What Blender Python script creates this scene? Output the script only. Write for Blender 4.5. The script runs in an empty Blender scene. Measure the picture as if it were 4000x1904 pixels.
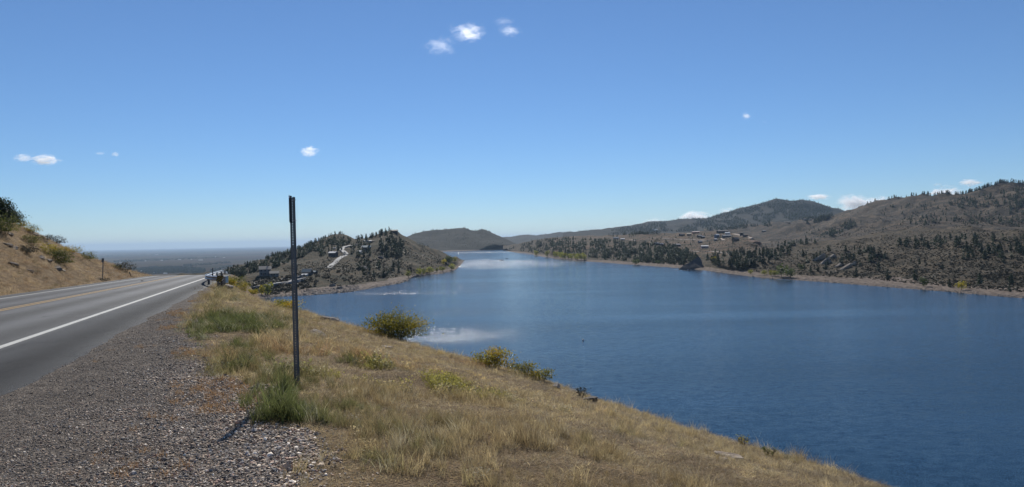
import bpy, bmesh, math, random
import numpy as np
from mathutils import Matrix, Vector
from mathutils.bvhtree import BVHTree

random.seed(7)
RNG = np.random.default_rng(11)
scene = bpy.context.scene
COL = scene.collection

# ------------------------------------------------------------------ camera
FPX, CX, CY = 2774.0, 2000.0, 952.0          # focal length and centre in photograph pixels
ROLL, PITCH = 0.0194, 13.0 / 2774.0
CAM = np.array([0.0, 0.0, 40.0])             # lake surface is z = 0
_F = np.array([0, math.cos(PITCH), -math.sin(PITCH)])
_R0 = np.array([1.0, 0, 0])
_U0 = np.cross(_R0, _F)
_R = math.cos(ROLL) * _R0 - math.sin(ROLL) * _U0
_U = math.sin(ROLL) * _R0 + math.cos(ROLL) * _U0
cam_data = bpy.data.cameras.new('camera')
cam_data.sensor_width = 36.0
cam_data.lens = 36.0 * FPX / 4000.0
cam_data.clip_start = 0.1
cam_data.clip_end = 250000.0
cam = bpy.data.objects.new('camera', cam_data)
COL.objects.link(cam)
m = Matrix.Identity(4)
for i in range(3):
    m[i][0], m[i][1], m[i][2], m[i][3] = _R[i], _U[i], -_F[i], CAM[i]
cam.matrix_world = m
scene.camera = cam

# ------------------------------------------------------------------ sky, sun, exposure
SUN_EL, SUN_AZ = math.radians(38.0), math.radians(-5.0)     # azimuth measured from +Y towards +X
world = bpy.data.worlds.new('World')
scene.world = world
world.use_nodes = True
wt = world.node_tree
wt.nodes.clear()
wo = wt.nodes.new('ShaderNodeOutputWorld')
bg = wt.nodes.new('ShaderNodeBackground')
sky = wt.nodes.new('ShaderNodeTexSky')
sky.sky_type = 'NISHITA'
sky.sun_disc = False
sky.sun_elevation = SUN_EL
sky.sun_rotation = SUN_AZ
sky.altitude = 6300.0
sky.air_density = 2.0
sky.dust_density = 0.5
sky.ozone_density = 8.0
bg.inputs['Strength'].default_value = 0.081
wt.links.new(sky.outputs[0], bg.inputs['Color'])
wt.links.new(bg.outputs[0], wo.inputs['Surface'])
sd = bpy.data.lights.new('sun', 'SUN')
sd.energy = 4.4
sd.angle = math.radians(0.53)
sd.color = (1.0, 0.955, 0.88)
sun = bpy.data.objects.new('sun', sd)
COL.objects.link(sun)
sv = Vector((math.cos(SUN_EL) * math.sin(SUN_AZ), math.cos(SUN_EL) * math.cos(SUN_AZ), math.sin(SUN_EL)))
sun.rotation_euler = sv.to_track_quat('Z', 'Y').to_euler()
sun.location = (0, 0, 120)
scene.view_settings.view_transform = 'Standard'
scene.view_settings.look = 'None'
scene.view_settings.exposure = 0.12
scene.view_settings.gamma = 1.0
scene.view_settings.use_curve_mapping = False
scene.render.engine = 'CYCLES'
scene.cycles.use_denoising = True
scene.cycles.max_bounces = 6
scene.cycles.diffuse_bounces = 3
scene.cycles.glossy_bounces = 2
scene.cycles.transmission_bounces = 3
scene.cycles.transparent_max_bounces = 6
scene.cycles.volume_bounces = 3
scene.cycles.volume_step_rate = 0.35
scene.cycles.volume_max_steps = 256
scene.cycles.sample_clamp_direct = 40.0
scene.cycles.use_adaptive_sampling = True
scene.cycles.adaptive_threshold = 0.012

# ------------------------------------------------------------------ helpers
def ray(px, py):
    d = _F + _R * ((px - CX) / FPX) - _U * ((py - CY) / FPX)
    return d / d[1]

def at(px, py, depth):
    return CAM + ray(px, py) * depth

def at_z(px, py, z=0.0):
    d = ray(px, py)
    return CAM + d * ((z - CAM[2]) / d[2])

def to_px(P):
    P = np.asarray(P, float) - CAM
    w = P @ _F
    return CX + FPX * (P @ _R) / w, CY - FPX * (P @ _U) / w

_TBL = np.random.default_rng(3).random((256, 256))

def vnoise(x, y, seed=0):
    x = np.asarray(x, float) + seed * 17.31
    y = np.asarray(y, float) + seed * 9.73
    xi, yi = np.floor(x).astype(int), np.floor(y).astype(int)
    fx, fy = x - xi, y - yi
    fx, fy = fx * fx * (3 - 2 * fx), fy * fy * (3 - 2 * fy)
    a, b = _TBL[xi % 256, yi % 256], _TBL[(xi + 1) % 256, yi % 256]
    c, d = _TBL[xi % 256, (yi + 1) % 256], _TBL[(xi + 1) % 256, (yi + 1) % 256]
    return (a * (1 - fx) + b * fx) * (1 - fy) + (c * (1 - fx) + d * fx) * fy - 0.5

def fbm(x, y, seed=0, octs=5, gain=0.5):
    s, amp = 0.0, 1.0
    for k in range(octs):
        s = s + amp * vnoise(x * 2 ** k, y * 2 ** k, seed + k)
        amp *= gain
    return s

def mesh_arrays(name, V, F, mat=None, smooth=False, attrs=None, mats=None, midx=None):
    V = np.asarray(V, np.float32)
    if not isinstance(F, list):
        F = [F]
    F = [np.asarray(f, np.int32) for f in F if len(f)]
    me = bpy.data.meshes.new(name)
    me.vertices.add(len(V))
    me.vertices.foreach_set('co', V.ravel())
    nl = sum(f.size for f in F)
    nf = sum(len(f) for f in F)
    if nf:
        me.loops.add(nl)
        me.polygons.add(nf)
        me.loops.foreach_set('vertex_index', np.concatenate([f.ravel() for f in F]))
        tot = np.concatenate([np.full(len(f), f.shape[1], np.int32) for f in F])
        start = np.concatenate([[0], np.cumsum(tot)[:-1]]).astype(np.int32)
        me.polygons.foreach_set('loop_start', start)
        me.polygons.foreach_set('loop_total', tot)
        me.polygons.foreach_set('use_smooth', np.full(nf, smooth))
        if midx is not None:
            me.polygons.foreach_set('material_index', np.asarray(midx, np.int32))
    for mm in (mats or ([mat] if mat else [])):
        me.materials.append(mm)
    for k, (tp, val) in (attrs or {}).items():
        a = me.attributes.new(k, tp, 'POINT')
        val = np.asarray(val, np.float32)
        if tp == 'FLOAT_COLOR':
            if val.shape[1] == 3:
                val = np.hstack([val, np.ones((len(val), 1), np.float32)])
            a.data.foreach_set('color', val.ravel())
        elif tp == 'FLOAT_VECTOR':
            a.data.foreach_set('vector', val.ravel())
        elif tp == 'INT':
            a.data.foreach_set('value', val.astype(np.int32).ravel())
        else:
            a.data.foreach_set('value', val.ravel())
    me.update(calc_edges=True)
    me.validate()
    return me

def obj(name, me, parent=None, loc=None, rot=None, scale=None):
    o = bpy.data.objects.new(name, me)
    COL.objects.link(o)
    if loc is not None:
        o.location = loc
    if rot is not None:
        o.rotation_euler = rot
    if scale is not None:
        o.scale = scale if hasattr(scale, '__len__') else (scale,) * 3
    if parent is not None:
        o.parent = parent
    return o

def tag(o, label=None, cat=None, group=None, kind=None):
    if label:
        o['label'] = label
    if cat:
        o['category'] = cat
    if group:
        o['group'] = group
    if kind:
        o['kind'] = kind
    return o

class MB:
    """collects boxes, prisms and tubes into one mesh"""
    def __init__(self):
        self.v, self.f3, self.f4, self.n = [], [], [], 0

    def add(self, V, F):
        for f in F:
            (self.f3 if len(f) == 3 else self.f4).append([i + self.n for i in f])
        self.v.extend([tuple(p) for p in V])
        self.n += len(V)
        return self

    def hexa(self, P):
        return self.add(P, [(0, 3, 2, 1), (4, 5, 6, 7), (0, 1, 5, 4), (1, 2, 6, 5), (2, 3, 7, 6), (3, 0, 4, 7)])

    def box(self, x0, x1, y0, y1, z0, z1):
        return self.hexa([(x0, y0, z0), (x1, y0, z0), (x1, y1, z0), (x0, y1, z0), (x0, y0, z1), (x1, y0, z1), (x1, y1, z1), (x0, y1, z1)])

    def tube(self, pts, radii, n=6):
        pts = [np.asarray(p, float) for p in pts]
        ring = []
        for i, p in enumerate(pts):
            d = pts[min(i + 1, len(pts) - 1)] - pts[max(i - 1, 0)]
            d = d / (np.linalg.norm(d) + 1e-9)
            a = np.cross(d, (0, 0, 1.0) if abs(d[2]) < 0.9 else (1.0, 0, 0))
            a /= np.linalg.norm(a)
            b = np.cross(d, a)
            r = radii[i] if hasattr(radii, '__len__') else radii
            ring.append([p + r * (math.cos(t) * a + math.sin(t) * b) for t in np.linspace(0, 2 * math.pi, n, endpoint=False)])
        V = [q for rr in ring for q in rr]
        F = []
        for i in range(len(pts) - 1):
            for k in range(n):
                F.append((i * n + k, i * n + (k + 1) % n, (i + 1) * n + (k + 1) % n, (i + 1) * n + k))
        V += [pts[0], pts[-1]]
        a, b = len(V) - 2, len(V) - 1
        for k in range(n):
            F.append((a, (k + 1) % n, k))
            F.append((b, (len(pts) - 1) * n + k, (len(pts) - 1) * n + (k + 1) % n))
        return self.add(V, F)

    def mesh(self, name, mat, smooth=False):
        return mesh_arrays(name, np.array(self.v, float).reshape(-1, 3), [self.f4, self.f3], mat, smooth)

    def build(self, name, mat, parent=None, smooth=False, **k):
        return obj(name, self.mesh(name, mat, smooth), parent, **k)

def children(o):
    return [c for c in bpy.data.objects if c.parent == o]

# ------------------------------------------------------------------ materials
def new_mat(name):
    mt = bpy.data.materials.new(name)
    mt.use_nodes = True
    nt = mt.node_tree
    b = nt.nodes['Principled BSDF']
    return mt, nt, b

def N(nt, t, **kw):
    n = nt.nodes.new(t)
    for k, v in kw.items():
        if k in n.inputs:
            n.inputs[k].default_value = v
        else:
            setattr(n, k, v)
    return n

def noise_node(nt, vec, scale, detail=6.0, rough=0.6, dist=0.0):
    n = N(nt, 'ShaderNodeTexNoise', Scale=scale, Detail=detail, Roughness=rough, Distortion=dist)
    nt.links.new(vec, n.inputs['Vector'])
    return n.outputs['Fac']

def ramp(nt, fac, stops, interp='LINEAR'):
    r = N(nt, 'ShaderNodeValToRGB')
    cr = r.color_ramp
    cr.interpolation = interp
    while len(cr.elements) < len(stops):
        cr.elements.new(0.5)
    for e, (p, c) in zip(cr.elements, stops):
        e.position = p
        e.color = (c[0], c[1], c[2], 1) if hasattr(c, '__len__') else (c, c, c, 1)
    nt.links.new(fac, r.inputs['Fac'])
    return r.outputs['Color']

def mix(nt, fac, a, b, blend='MIX'):
    n = nt.nodes.new('ShaderNodeMix')
    n.data_type = 'RGBA'
    n.blend_type = blend
    for sock, val in ((n.inputs[0], fac), (n.inputs[6], a), (n.inputs[7], b)):
        if hasattr(val, 'is_linked'):
            nt.links.new(val, sock)
        elif hasattr(val, '__len__'):
            sock.default_value = (val[0], val[1], val[2], 1)
        else:
            sock.default_value = val
    return n.outputs[2]

def math_node(nt, op, a, b=None, clamp=False):
    n = nt.nodes.new('ShaderNodeMath')
    n.operation = op
    n.use_clamp = clamp
    for sock, val in zip(n.inputs, (a, b)):
        if val is None:
            continue
        if hasattr(val, 'is_linked'):
            nt.links.new(val, sock)
        else:
            sock.default_value = val
    return n.outputs[0]

def pos(nt):
    return nt.nodes.new('ShaderNodeNewGeometry').outputs['Position']

def mapping(nt, vec, scale=(1, 1, 1), rot=(0, 0, 0), loc=(0, 0, 0)):
    n = N(nt, 'ShaderNodeMapping')
    n.inputs['Scale'].default_value = scale
    n.inputs['Rotation'].default_value = rot
    n.inputs['Location'].default_value = loc
    nt.links.new(vec, n.inputs['Vector'])
    return n.outputs[0]

def bump(nt, b, height, strength, dist):
    n = N(nt, 'ShaderNodeBump', Strength=strength, Distance=dist)
    nt.links.new(height, n.inputs['Height'])
    nt.links.new(n.outputs[0], b.inputs['Normal'])
    return n

def attr(nt, name, typ='GEOMETRY'):
    n = nt.nodes.new('ShaderNodeAttribute')
    n.attribute_name = name
    n.attribute_type = typ
    return n

def plain(name, col, rough=0.7, metal=0.0, var=0.15, scale=8.0, spec=None):
    mt, nt, b = new_mat(name)
    oc = N(nt, 'ShaderNodeTexCoord').outputs['Object']
    f = noise_node(nt, oc, scale, 5)
    c = np.array(col)
    nt.links.new(ramp(nt, f, [(0.3, c * (1 - var)), (0.7, np.minimum(c * (1 + var), 1))]), b.inputs['Base Color'])
    b.inputs['Roughness'].default_value = rough
    b.inputs['Metallic'].default_value = metal
    if spec is not None:
        b.inputs['Specular IOR Level'].default_value = spec
    return mt

M = {}

def leaf_mat(name, cols, trans=0.45, instancer=False, spec=0.25):
    """foliage: colour varied between pieces, light let through"""
    mt, nt, b = new_mat(name)
    if instancer:
        base = attr(nt, 'tint', 'INSTANCER').outputs['Color']
        v = attr(nt, 'vary').outputs['Fac']
        base = mix(nt, 1.0, base, ramp(nt, v, [(0.0, 0.55), (1.0, 1.4)]), 'MULTIPLY')
    else:
        v = attr(nt, 'vary').outputs['Fac']
        base = ramp(nt, v, [(i / (len(cols) - 1), c) for i, c in enumerate(cols)])
        oi = nt.nodes.new('ShaderNodeObjectInfo')
        base = mix(nt, 1.0, base, ramp(nt, oi.outputs['Random'], [(0, 0.75), (1, 1.25)]), 'MULTIPLY')
    nt.links.new(base, b.inputs['Base Color'])
    b.inputs['Roughness'].default_value = 0.6
    b.inputs['Specular IOR Level'].default_value = spec
    tr = nt.nodes.new('ShaderNodeBsdfTranslucent')
    nt.links.new(base, tr.inputs['Color'])
    ms = nt.nodes.new('ShaderNodeMixShader')
    ms.inputs[0].default_value = trans
    nt.links.new(b.outputs[0], ms.inputs[1])
    nt.links.new(tr.outputs[0], ms.inputs[2])
    nt.links.new(ms.outputs[0], nt.nodes['Material Output'].inputs['Surface'])
    return mt

def hill_mat(name, grass, dark, pale, s1, s2, patch=0.5, bump_d=1.0):
    """dry hillside: grass with darker scrub patches and paler bare soil, all in metres"""
    mt, nt, b = new_mat(name)
    p = pos(nt)
    big = noise_node(nt, mapping(nt, p, (0.45, 1.0, 1.6), (0, 0, 0.7)), s1 * 1.6, 6, 0.65, 0.4)
    mid = noise_node(nt, p, s2, 6, 0.65)
    fine = noise_node(nt, p, s2 * 7, 3, 0.6)
    c = mix(nt, ramp(nt, big, [(0.40, 0.0), (0.62, 1.0)]), grass, pale)
    sc = math_node(nt, 'ADD', math_node(nt, 'MULTIPLY', mid, 0.6), math_node(nt, 'MULTIPLY', fine, 0.4))
    c = mix(nt, ramp(nt, sc, [(0.50 - 0.08 * patch, 1.0), (0.54, 0.0)]), c, dark)
    c = mix(nt, 1.0, c, ramp(nt, fine, [(0.3, 0.7), (0.7, 1.25)]), 'MULTIPLY')
    # shoreline: bare pale rubble in the drawdown band just above the water
    sep = N(nt, 'ShaderNodeSeparateXYZ')
    nt.links.new(p, sep.inputs[0])
    zz = math_node(nt, 'ADD', sep.outputs['Z'], math_node(nt, 'MULTIPLY', mid, -3.0))
    band = math_node(nt, 'LESS_THAN', zz, 0.9)
    rub = ramp(nt, noise_node(nt, p, 0.35, 6, 0.7), [(0.35, (0.08, 0.062, 0.046)), (0.5, (0.16, 0.125, 0.098)), (0.65, (0.26, 0.21, 0.17))])
    c = mix(nt, band, c, rub)
    nt.links.new(c, b.inputs['Base Color'])
    b.inputs['Roughness'].default_value = 0.95
    b.inputs['Specular IOR Level'].default_value = 0.1
    h = math_node(nt, 'ADD', math_node(nt, 'MULTIPLY', sc, 1.0), math_node(nt, 'MULTIPLY', fine, 0.35))
    bump(nt, b, h, 0.9, bump_d)
    return mt

GRASS_B, SCRUB_B, PALE_B = (0.115, 0.082, 0.05), (0.045, 0.042, 0.026), (0.165, 0.118, 0.072)
M['hill_a'] = hill_mat('cove_ridge_ground', (0.0744, 0.0580, 0.0342), (0.0268, 0.0283, 0.0164), (0.1079, 0.0781, 0.0446), 0.012, 0.09, 0.7, 1.2)
M['hill_b'] = hill_mat('far_ridge_ground', (0.0268, 0.0252, 0.0158), (0.0158, 0.0163, 0.0107), (0.0347, 0.0309, 0.0189), 0.004, 0.03, 0.4, 3.0)
M['hill_c'] = hill_mat('distant_hill_ground', (0.0381, 0.0358, 0.0260), (0.0179, 0.0206, 0.0162), (0.0582, 0.0493, 0.0336), 0.002, 0.012, 0.4, 5.0)
M['hill_d'] = hill_mat('mountain_ground', (0.0198, 0.0186, 0.0124), (0.0069, 0.0089, 0.0065), (0.0297, 0.0248, 0.0163), 0.0025, 0.016, 0.9, 5.0)
M['hill_f'] = hill_mat('shore_hill_ground', (0.0892, 0.0680, 0.0442), (0.0382, 0.0340, 0.0221), (0.1190, 0.0892, 0.0561), 0.012, 0.14, 0.5, 1.2)
M['hill_g'] = hill_mat('plateau_ground', (0.1062, 0.0680, 0.0425), (0.0425, 0.0357, 0.0221), (0.1615, 0.1062, 0.0638), 0.01, 0.05, 0.3, 1.2)
M['hill_e'] = hill_mat('valley_hill_ground', (0.0762, 0.0543, 0.0358), (0.0331, 0.0278, 0.0199), (0.1259, 0.0927, 0.0596), 0.006, 0.04, 0.3, 2.0)

# ------------------------------------------------------------------ lofted terrain
def catmull(P, sub):
    """P (rows, cols, 3) -> smooth rows"""
    out = []
    n = len(P)
    for i in range(n - 1):
        p0, p1, p2, p3 = P[max(i - 1, 0)], P[i], P[i + 1], P[min(i + 2, n - 1)]
        for t in np.linspace(0, 1, sub, endpoint=False):
            t2, t3 = t * t, t * t * t
            q = 0.5 * ((2 * p1) + (-p0 + p2) * t + (2 * p0 - 5 * p1 + 4 * p2 - p3) * t2 + (-p0 + 3 * p1 - 3 * p2 + p3) * t3)
            lo, hi = np.minimum(p1, p2), np.maximum(p1, p2)
            pad = 0.08 * (hi - lo)
            out.append(np.clip(q, lo - pad, hi + pad))
    out.append(P[-1])
    return np.array(out)

TERRAIN_V, TERRAIN_F, TN = [], [], [0]

def add_to_bvh(V, F):
    TERRAIN_V.append(V)
    TERRAIN_F.extend((F + TN[0]).tolist())
    TN[0] += len(V)

def smooth_interp(x, xs, ys):
    y = np.interp(x, xs, ys)
    k = 2
    yp = np.pad(y, k, mode='edge')
    # keep straight ends
    return np.convolve(yp, np.ones(2 * k + 1) / (2 * k + 1), 'valid')

def loft(name, px0, px1, ncol, rows, sub, mat, amp, nscale, seed, back=True, label=None, shore=True, behind=(120, -30)):
    """rows: list of control lines [(px, py, depth)], depth None = on the water; nearest line first"""
    pxs = np.linspace(px0, px1, ncol)
    G = []
    for r in rows:
        xs = [q[0] for q in r]
        py = smooth_interp(pxs, xs, [q[1] for q in r])
        if r[0][2] is None:
            pts = np.array([at_z(a, b, 0.0) for a, b in zip(pxs, py)])
        else:
            dd = smooth_interp(pxs, xs, [q[2] for q in r])
            pts = np.array([at(a, b, c) for a, b, c in zip(pxs, py, dd)])
        G.append(pts)
    G = np.array(G)
    if shore:
        first = G[0].copy()
        d = G[0] - G[1]
        first = G[0] + d * 0.5
        first[:, 2] = -6.0
        G = np.concatenate([first[None], G])
    else:
        first = G[0].copy()
        dirv = first[:, :2] - CAM[:2]
        dirv /= np.linalg.norm(dirv, axis=1)[:, None]
        first[:, :2] -= dirv * 90
        first[:, 2] -= 45
        G = np.concatenate([first[None], G])
    if back:
        last = G[-1].copy()
        dirv = last[:, :2] - CAM[:2]
        dirv /= np.linalg.norm(dirv, axis=1)[:, None]
        b1 = last.copy()
        b1[:, :2] += dirv * behind[0] * 0.35
        b1[:, 2] += behind[1] * 0.2
        b2 = last.copy()
        b2[:, :2] += dirv * behind[0]
        b2[:, 2] += behind[1]
        b3 = last.copy()
        b3[:, :2] += dirv * behind[0] * 2.2
        b3[:, 2] = -140
        G = np.concatenate([G, b1[None], b2[None], b3[None]])
    S = catmull(G, sub)
    nr = len(S)
    w = np.ones((nr, ncol))
    if shore:
        w *= np.clip((S[:, :, 2] - 0.3) / 6.0, 0, 1)
    else:
        w *= np.clip((np.arange(nr)[:, None] - sub) / (1.2 * sub), 0.1, 1)
    S[:, :, 2] += w * amp * 2 * fbm(S[:, :, 0] / nscale, S[:, :, 1] / nscale, seed, 6, 0.55)
    if shore:
        S[:, :, 2] += np.clip((S[:, :, 2] + 1) / 2, 0, 1) * np.clip(2.5 - S[:, :, 2], 0, 1) * 0.5 * fbm(S[:, :, 0] / 6, S[:, :, 1] / 6, seed + 4, 3)
    idx = np.arange(nr * ncol).reshape(nr, ncol)
    F = np.stack([idx[:-1, :-1], idx[:-1, 1:], idx[1:, 1:], idx[1:, :-1]], -1).reshape(-1, 4)
    V = S.reshape(-1, 3)
    o = obj(name, mesh_arrays(name, V, F, mat, True))
    tag(o, label, kind='structure')
    add_to_bvh(V, F)
    return o

# ridge beyond the cove (left middle distance)
A_shore = [(600, 1168, None), (900, 1168, None), (1031, 1166, None), (1098, 1159, None), (1175, 1156, None), (1265, 1150, None), (1349, 1143, None), (1405, 1136, None),
           (1496, 1119, None), (1566, 1108, None), (1594, 1095, None), (1615, 1083, None), (1664, 1077, None), (1734, 1068, None), (1780, 1057, None), (1800, 1036, None), (1812, 1021, None)]
A_bank = [(600, 1152, 560), (900, 1152, 560), (1031, 1150, 556), (1175, 1138, 590), (1265, 1130, 606), (1349, 1120, 625), (1420, 1108, 660),
          (1500, 1096, 706), (1566, 1088, 760), (1610, 1072, 810), (1664, 1064, 868), (1734, 1057, 935), (1780, 1050, 1010), (1800, 1030, 1240), (1812, 1019, 1470)]
A_low = [(600, 1115, 620), (900, 1110, 620), (1050, 1105, 625), (1150, 1092, 650), (1250, 1082, 680), (1350, 1066, 720), (1450, 1062, 760),
         (1550, 1058, 820), (1640, 1042, 900), (1720, 1038, 990), (1780, 1032, 1120), (1800, 1026, 1290), (1812, 1018.5, 1475)]
A_mid = [(600, 1100, 700), (800, 1090, 700), (960, 1078, 720), (1050, 1060, 760), (1150, 1046, 800), (1250, 1026, 850), (1350, 1008, 880), (1450, 996, 900),
         (1550, 990, 950), (1640, 1000, 1010), (1720, 1012, 1090), (1780, 1022, 1190), (1800, 1022, 1330), (1812, 1018, 1480)]
A_up = [(600, 1090, 800), (800, 1082, 800), (960, 1052, 830), (1094, 1018, 900), (1200, 985, 980), (1290, 965, 1040), (1345, 960, 1060), (1388, 962, 1040), (1450, 950, 1020),
        (1520, 930, 1050), (1570, 945, 1090), (1640, 972, 1130), (1720, 1000, 1180), (1780, 1016, 1260), (1800, 1020, 1370), (1812, 1017.5, 1485)]
A_crest = [(600, 1085, 880), (800, 1075, 880), (900, 1053, 900), (1000, 1024, 950), (1094, 996, 1010), (1150, 975, 1050), (1227, 950, 1100), (1290, 930, 1140), (1332, 925, 1160), (1350, 930, 1160),
           (1388, 944, 1130), (1419, 938, 1110), (1454, 929, 1110), (1496, 914, 1120), (1531, 903, 1130), (1552, 904, 1140), (1573, 914, 1150), (1594, 926, 1160), (1646, 947, 1180), (1699, 973, 1220),
           (1751, 998, 1300), (1790, 1013, 1400), (1812, 1017, 1490)]
loft('cove_ridge', 600, 1812, 300, [A_shore, A_bank, A_low, A_mid, A_up, A_crest], 14, M['hill_a'], 4.0, 60.0, 5)

# long flat-topped ridge behind it
B_shore = [(1450, 985, None), (1737, 983, None), (1850, 979, None), (1976, 974, None), (2100, 973, None)]
B_low = [(1450, 970, 3000), (1737, 968, 3000), (1850, 965, 3050), (1976, 961, 3100), (2100, 962, 3150)]
B_mid = [(1450, 945, 3200), (1620, 940, 3200), (1737, 935, 3250), (1850, 930, 3300), (1930, 938, 3300), (2020, 960, 3300), (2100, 962, 3300)]
B_crest = [(1450, 940, 3500), (1560, 928, 3500), (1590, 921, 3500), (1629, 910, 3500), (1660, 905, 3500), (1699, 900, 3500), (1786, 895, 3520), (1818, 895, 3520), (1832, 902, 3520), (1863, 908, 3520), (1876, 903, 3520), (1890, 900, 3520),
           (1900, 905, 3520), (1927, 918, 3520), (1965, 934, 3520), (2004, 951, 3500), (2018, 957, 3480), (2100, 961, 3450)]
loft('far_ridge', 1450, 2100, 180, [B_shore, B_low, B_mid, B_crest], 10, M['hill_b'], 7.0, 160.0, 21, behind=(400, -40))

# low blue hills at the head of the valley
C_low = [(1850, 958, 5200), (2100, 955, 5200), (2500, 950, 5200)]
C_mid = [(1850, 938, 5700), (2030, 940, 5700), (2200, 935, 5600), (2500, 930, 5600)]
C_crest = [(1850, 926, 6300), (1951, 926, 6300), (1972, 924, 6300), (2000, 926, 6300), (2025, 921, 6300), (2067, 919, 6300), (2088, 923, 6300), (2108, 922, 6300), (2150, 917, 6200), (2185, 912, 6100), (2234, 913, 6000), (2304, 909, 5900), (2346, 907, 5800), (2500, 905, 5700)]
loft('distant_hills', 1850, 2500, 150, [C_low, C_mid, C_crest], 12, M['hill_c'], 9.0, 260.0, 31, shore=False, behind=(600, -60))

# mountain on the skyline
D_low = [(2200, 935, 3500), (2500, 930, 3300), (2800, 935, 3100), (3100, 935, 3000), (3600, 900, 3000)]
D_m1 = [(2200, 918, 4100), (2400, 908, 4000), (2600, 903, 3800), (2800, 895, 3600), (2950, 885, 3500), (3100, 870, 3500), (3250, 860, 3600), (3600, 850, 3600)]
D_m2 = [(2200, 914, 4500), (2400, 902, 4500), (2600, 885, 4300), (2750, 872, 4200), (2900, 845, 4200), (3020, 830, 4150), (3110, 815, 4100), (3200, 830, 4200), (3300, 845, 4200), (3600, 850, 4000)]
D_crest = [(2200, 915, 5000), (2346, 907, 5200), (2437, 886, 5200), (2458, 888, 5200), (2542, 868, 5000), (2594, 870, 5000), (2641, 864, 4900), (2710, 852, 4900), (2804, 840, 4800), (2861, 823, 4800), (2902, 809, 4700), (2955, 797, 4700),
           (3008, 788, 4600), (3024, 782, 4600), (3049, 782, 4600), (3085, 791, 4550), (3126, 783, 4500), (3171, 789, 4500), (3212, 801, 4500), (3252, 815, 4500), (3273, 817, 4500), (3301, 831, 4500), (3400, 845, 4500), (3600, 860, 4500)]
loft('mountain', 2200, 3600, 300, [D_low, D_m1, D_m2, D_crest], 16, M['hill_d'], 14.0, 260.0, 41, shore=False, behind=(700, -60))

# hill on the right, sloping up out of the frame
E_low = [(2750, 990, 1500), (2900, 978, 1500), (3050, 965, 1450), (3200, 955, 1400), (3400, 940, 1350), (3600, 915, 1300), (3800, 905, 1250), (4000, 895, 1200), (4600, 880, 1150)]
E_m1 = [(2750, 960, 2100), (2900, 950, 2000), (3050, 938, 1900), (3200, 920, 1750), (3400, 893, 1600), (3600, 873, 1500), (3800, 868, 1450), (4000, 860, 1400), (4600, 850, 1300)]
E_m2 = [(2750, 915, 2700), (2900, 905, 2600), (3050, 888, 2500), (3200, 868, 2300), (3400, 845, 2000), (3600, 825, 1850), (3800, 808, 1750), (4000, 790, 1650), (4600, 760, 1500)]
E_crest = [(2750, 905, 3100), (2900, 892, 3000), (3000, 880, 2900), (3150, 862, 2700), (3250, 846, 2600), (3303, 830, 2500), (3349, 824, 2450), (3404, 811, 2350), (3466, 797, 2300), (3536, 786, 2200), (3590, 780, 2150), (3641, 780, 2100), (3695, 780, 2050),
           (3738, 772, 2000), (3815, 757, 1950), (3893, 748, 1900), (3951, 733, 1850), (4000, 720, 1800), (4200, 690, 1700), (4600, 660, 1600)]
loft('valley_hill', 2750, 4600, 300, [E_low, E_m1, E_m2, E_crest], 16, M['hill_e'], 15.0, 130.0, 51, shore=False, behind=(400, -40))

# plateau with houses behind the wooded point
G_low = [(2150, 985, 1650), (2400, 975, 1450), (2600, 985, 1200), (2740, 1005, 1020), (2850, 1005, 960), (2950, 998, 960), (3050, 985, 1050)]
G_m1 = [(2150, 958, 1800), (2400, 950, 1600), (2600, 955, 1380), (2740, 972, 1180), (2850, 968, 1100), (2930, 962, 1080), (2975, 972, 1100), (3050, 982, 1130)]
G_m2 = [(2150, 942, 2000), (2400, 934, 1780), (2600, 936, 1560), (2740, 938, 1400), (2850, 938, 1280), (2920, 932, 1230), (2955, 944, 1200), (2990, 968, 1200), (3050, 980, 1200)]
G_crest = [(2150, 930, 2300), (2300, 924, 2150), (2400, 920, 2000), (2500, 916, 1850), (2600, 914, 1750), (2700, 909, 1650), (2800, 906, 1550), (2870, 911, 1480), (2915, 920, 1400), (2940, 928, 1350), (2952, 942, 1320), (2990, 966, 1300), (3050, 978, 1300)]
loft('plateau_hill', 2150, 3050, 220, [G_low, G_m1, G_m2, G_crest], 14, M['hill_g'], 2.2, 70.0, 61, shore=False, behind=(250, -25))

# far shore on the right: wooded point, then the open shore slope
F_shore = [(1965, 977, None), (1976, 981, None), (2018, 988, None), (2095, 1000, None), (2164, 1010, None), (2234, 1019, None), (2339, 1025, None), (2444, 1033, None), (2542, 1040, None), (2668, 1049, None), (2716, 1053, None),
           (2760, 1058, None), (2845, 1069, None), (2947, 1083, None), (3048, 1091, None), (3212, 1102, None), (3400, 1117, None), (3686, 1139, None), (3883, 1157, None), (4000, 1165, None), (4600, 1215, None)]
def up(row, dy, k):
    return [(p[0], p[1] - dy, at_z(p[0], p[1])[1] * k) for p in row]
F_beach = [(p[0], p[1] - (3 if p[0] < 2150 else 11 if p[0] < 2700 else 14 if p[0] < 3000 else 19), at_z(p[0], p[1])[1] * 1.045) for p in F_shore]
F_low = [(1965, 973, 2790), (2018, 978, 2450), (2095, 985, 1950), (2164, 992, 1680), (2234, 998, 1500), (2339, 1002, 1340), (2444, 1008, 1210), (2542, 1014, 1110), (2668, 1022, 1000), (2716, 1028, 950),
         (2845, 1040, 790), (2947, 1048, 750), (3048, 1050, 720), (3212, 1052, 680), (3400, 1060, 640), (3686, 1066, 570), (4000, 1080, 510), (4600, 1110, 470)]
F_mid = [(1965, 968, 2900), (2018, 968, 2600), (2095, 960, 2150), (2164, 960, 1900), (2234, 965, 1720), (2339, 968, 1520), (2444, 975, 1370), (2542, 982, 1240), (2668, 1000, 1090), (2730, 1015, 1000),
         (2845, 1015, 870), (2947, 1010, 850), (3048, 1005, 830), (3212, 998, 800), (3400, 985, 760), (3686, 980, 690), (4000, 980, 620), (4600, 990, 560)]
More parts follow.
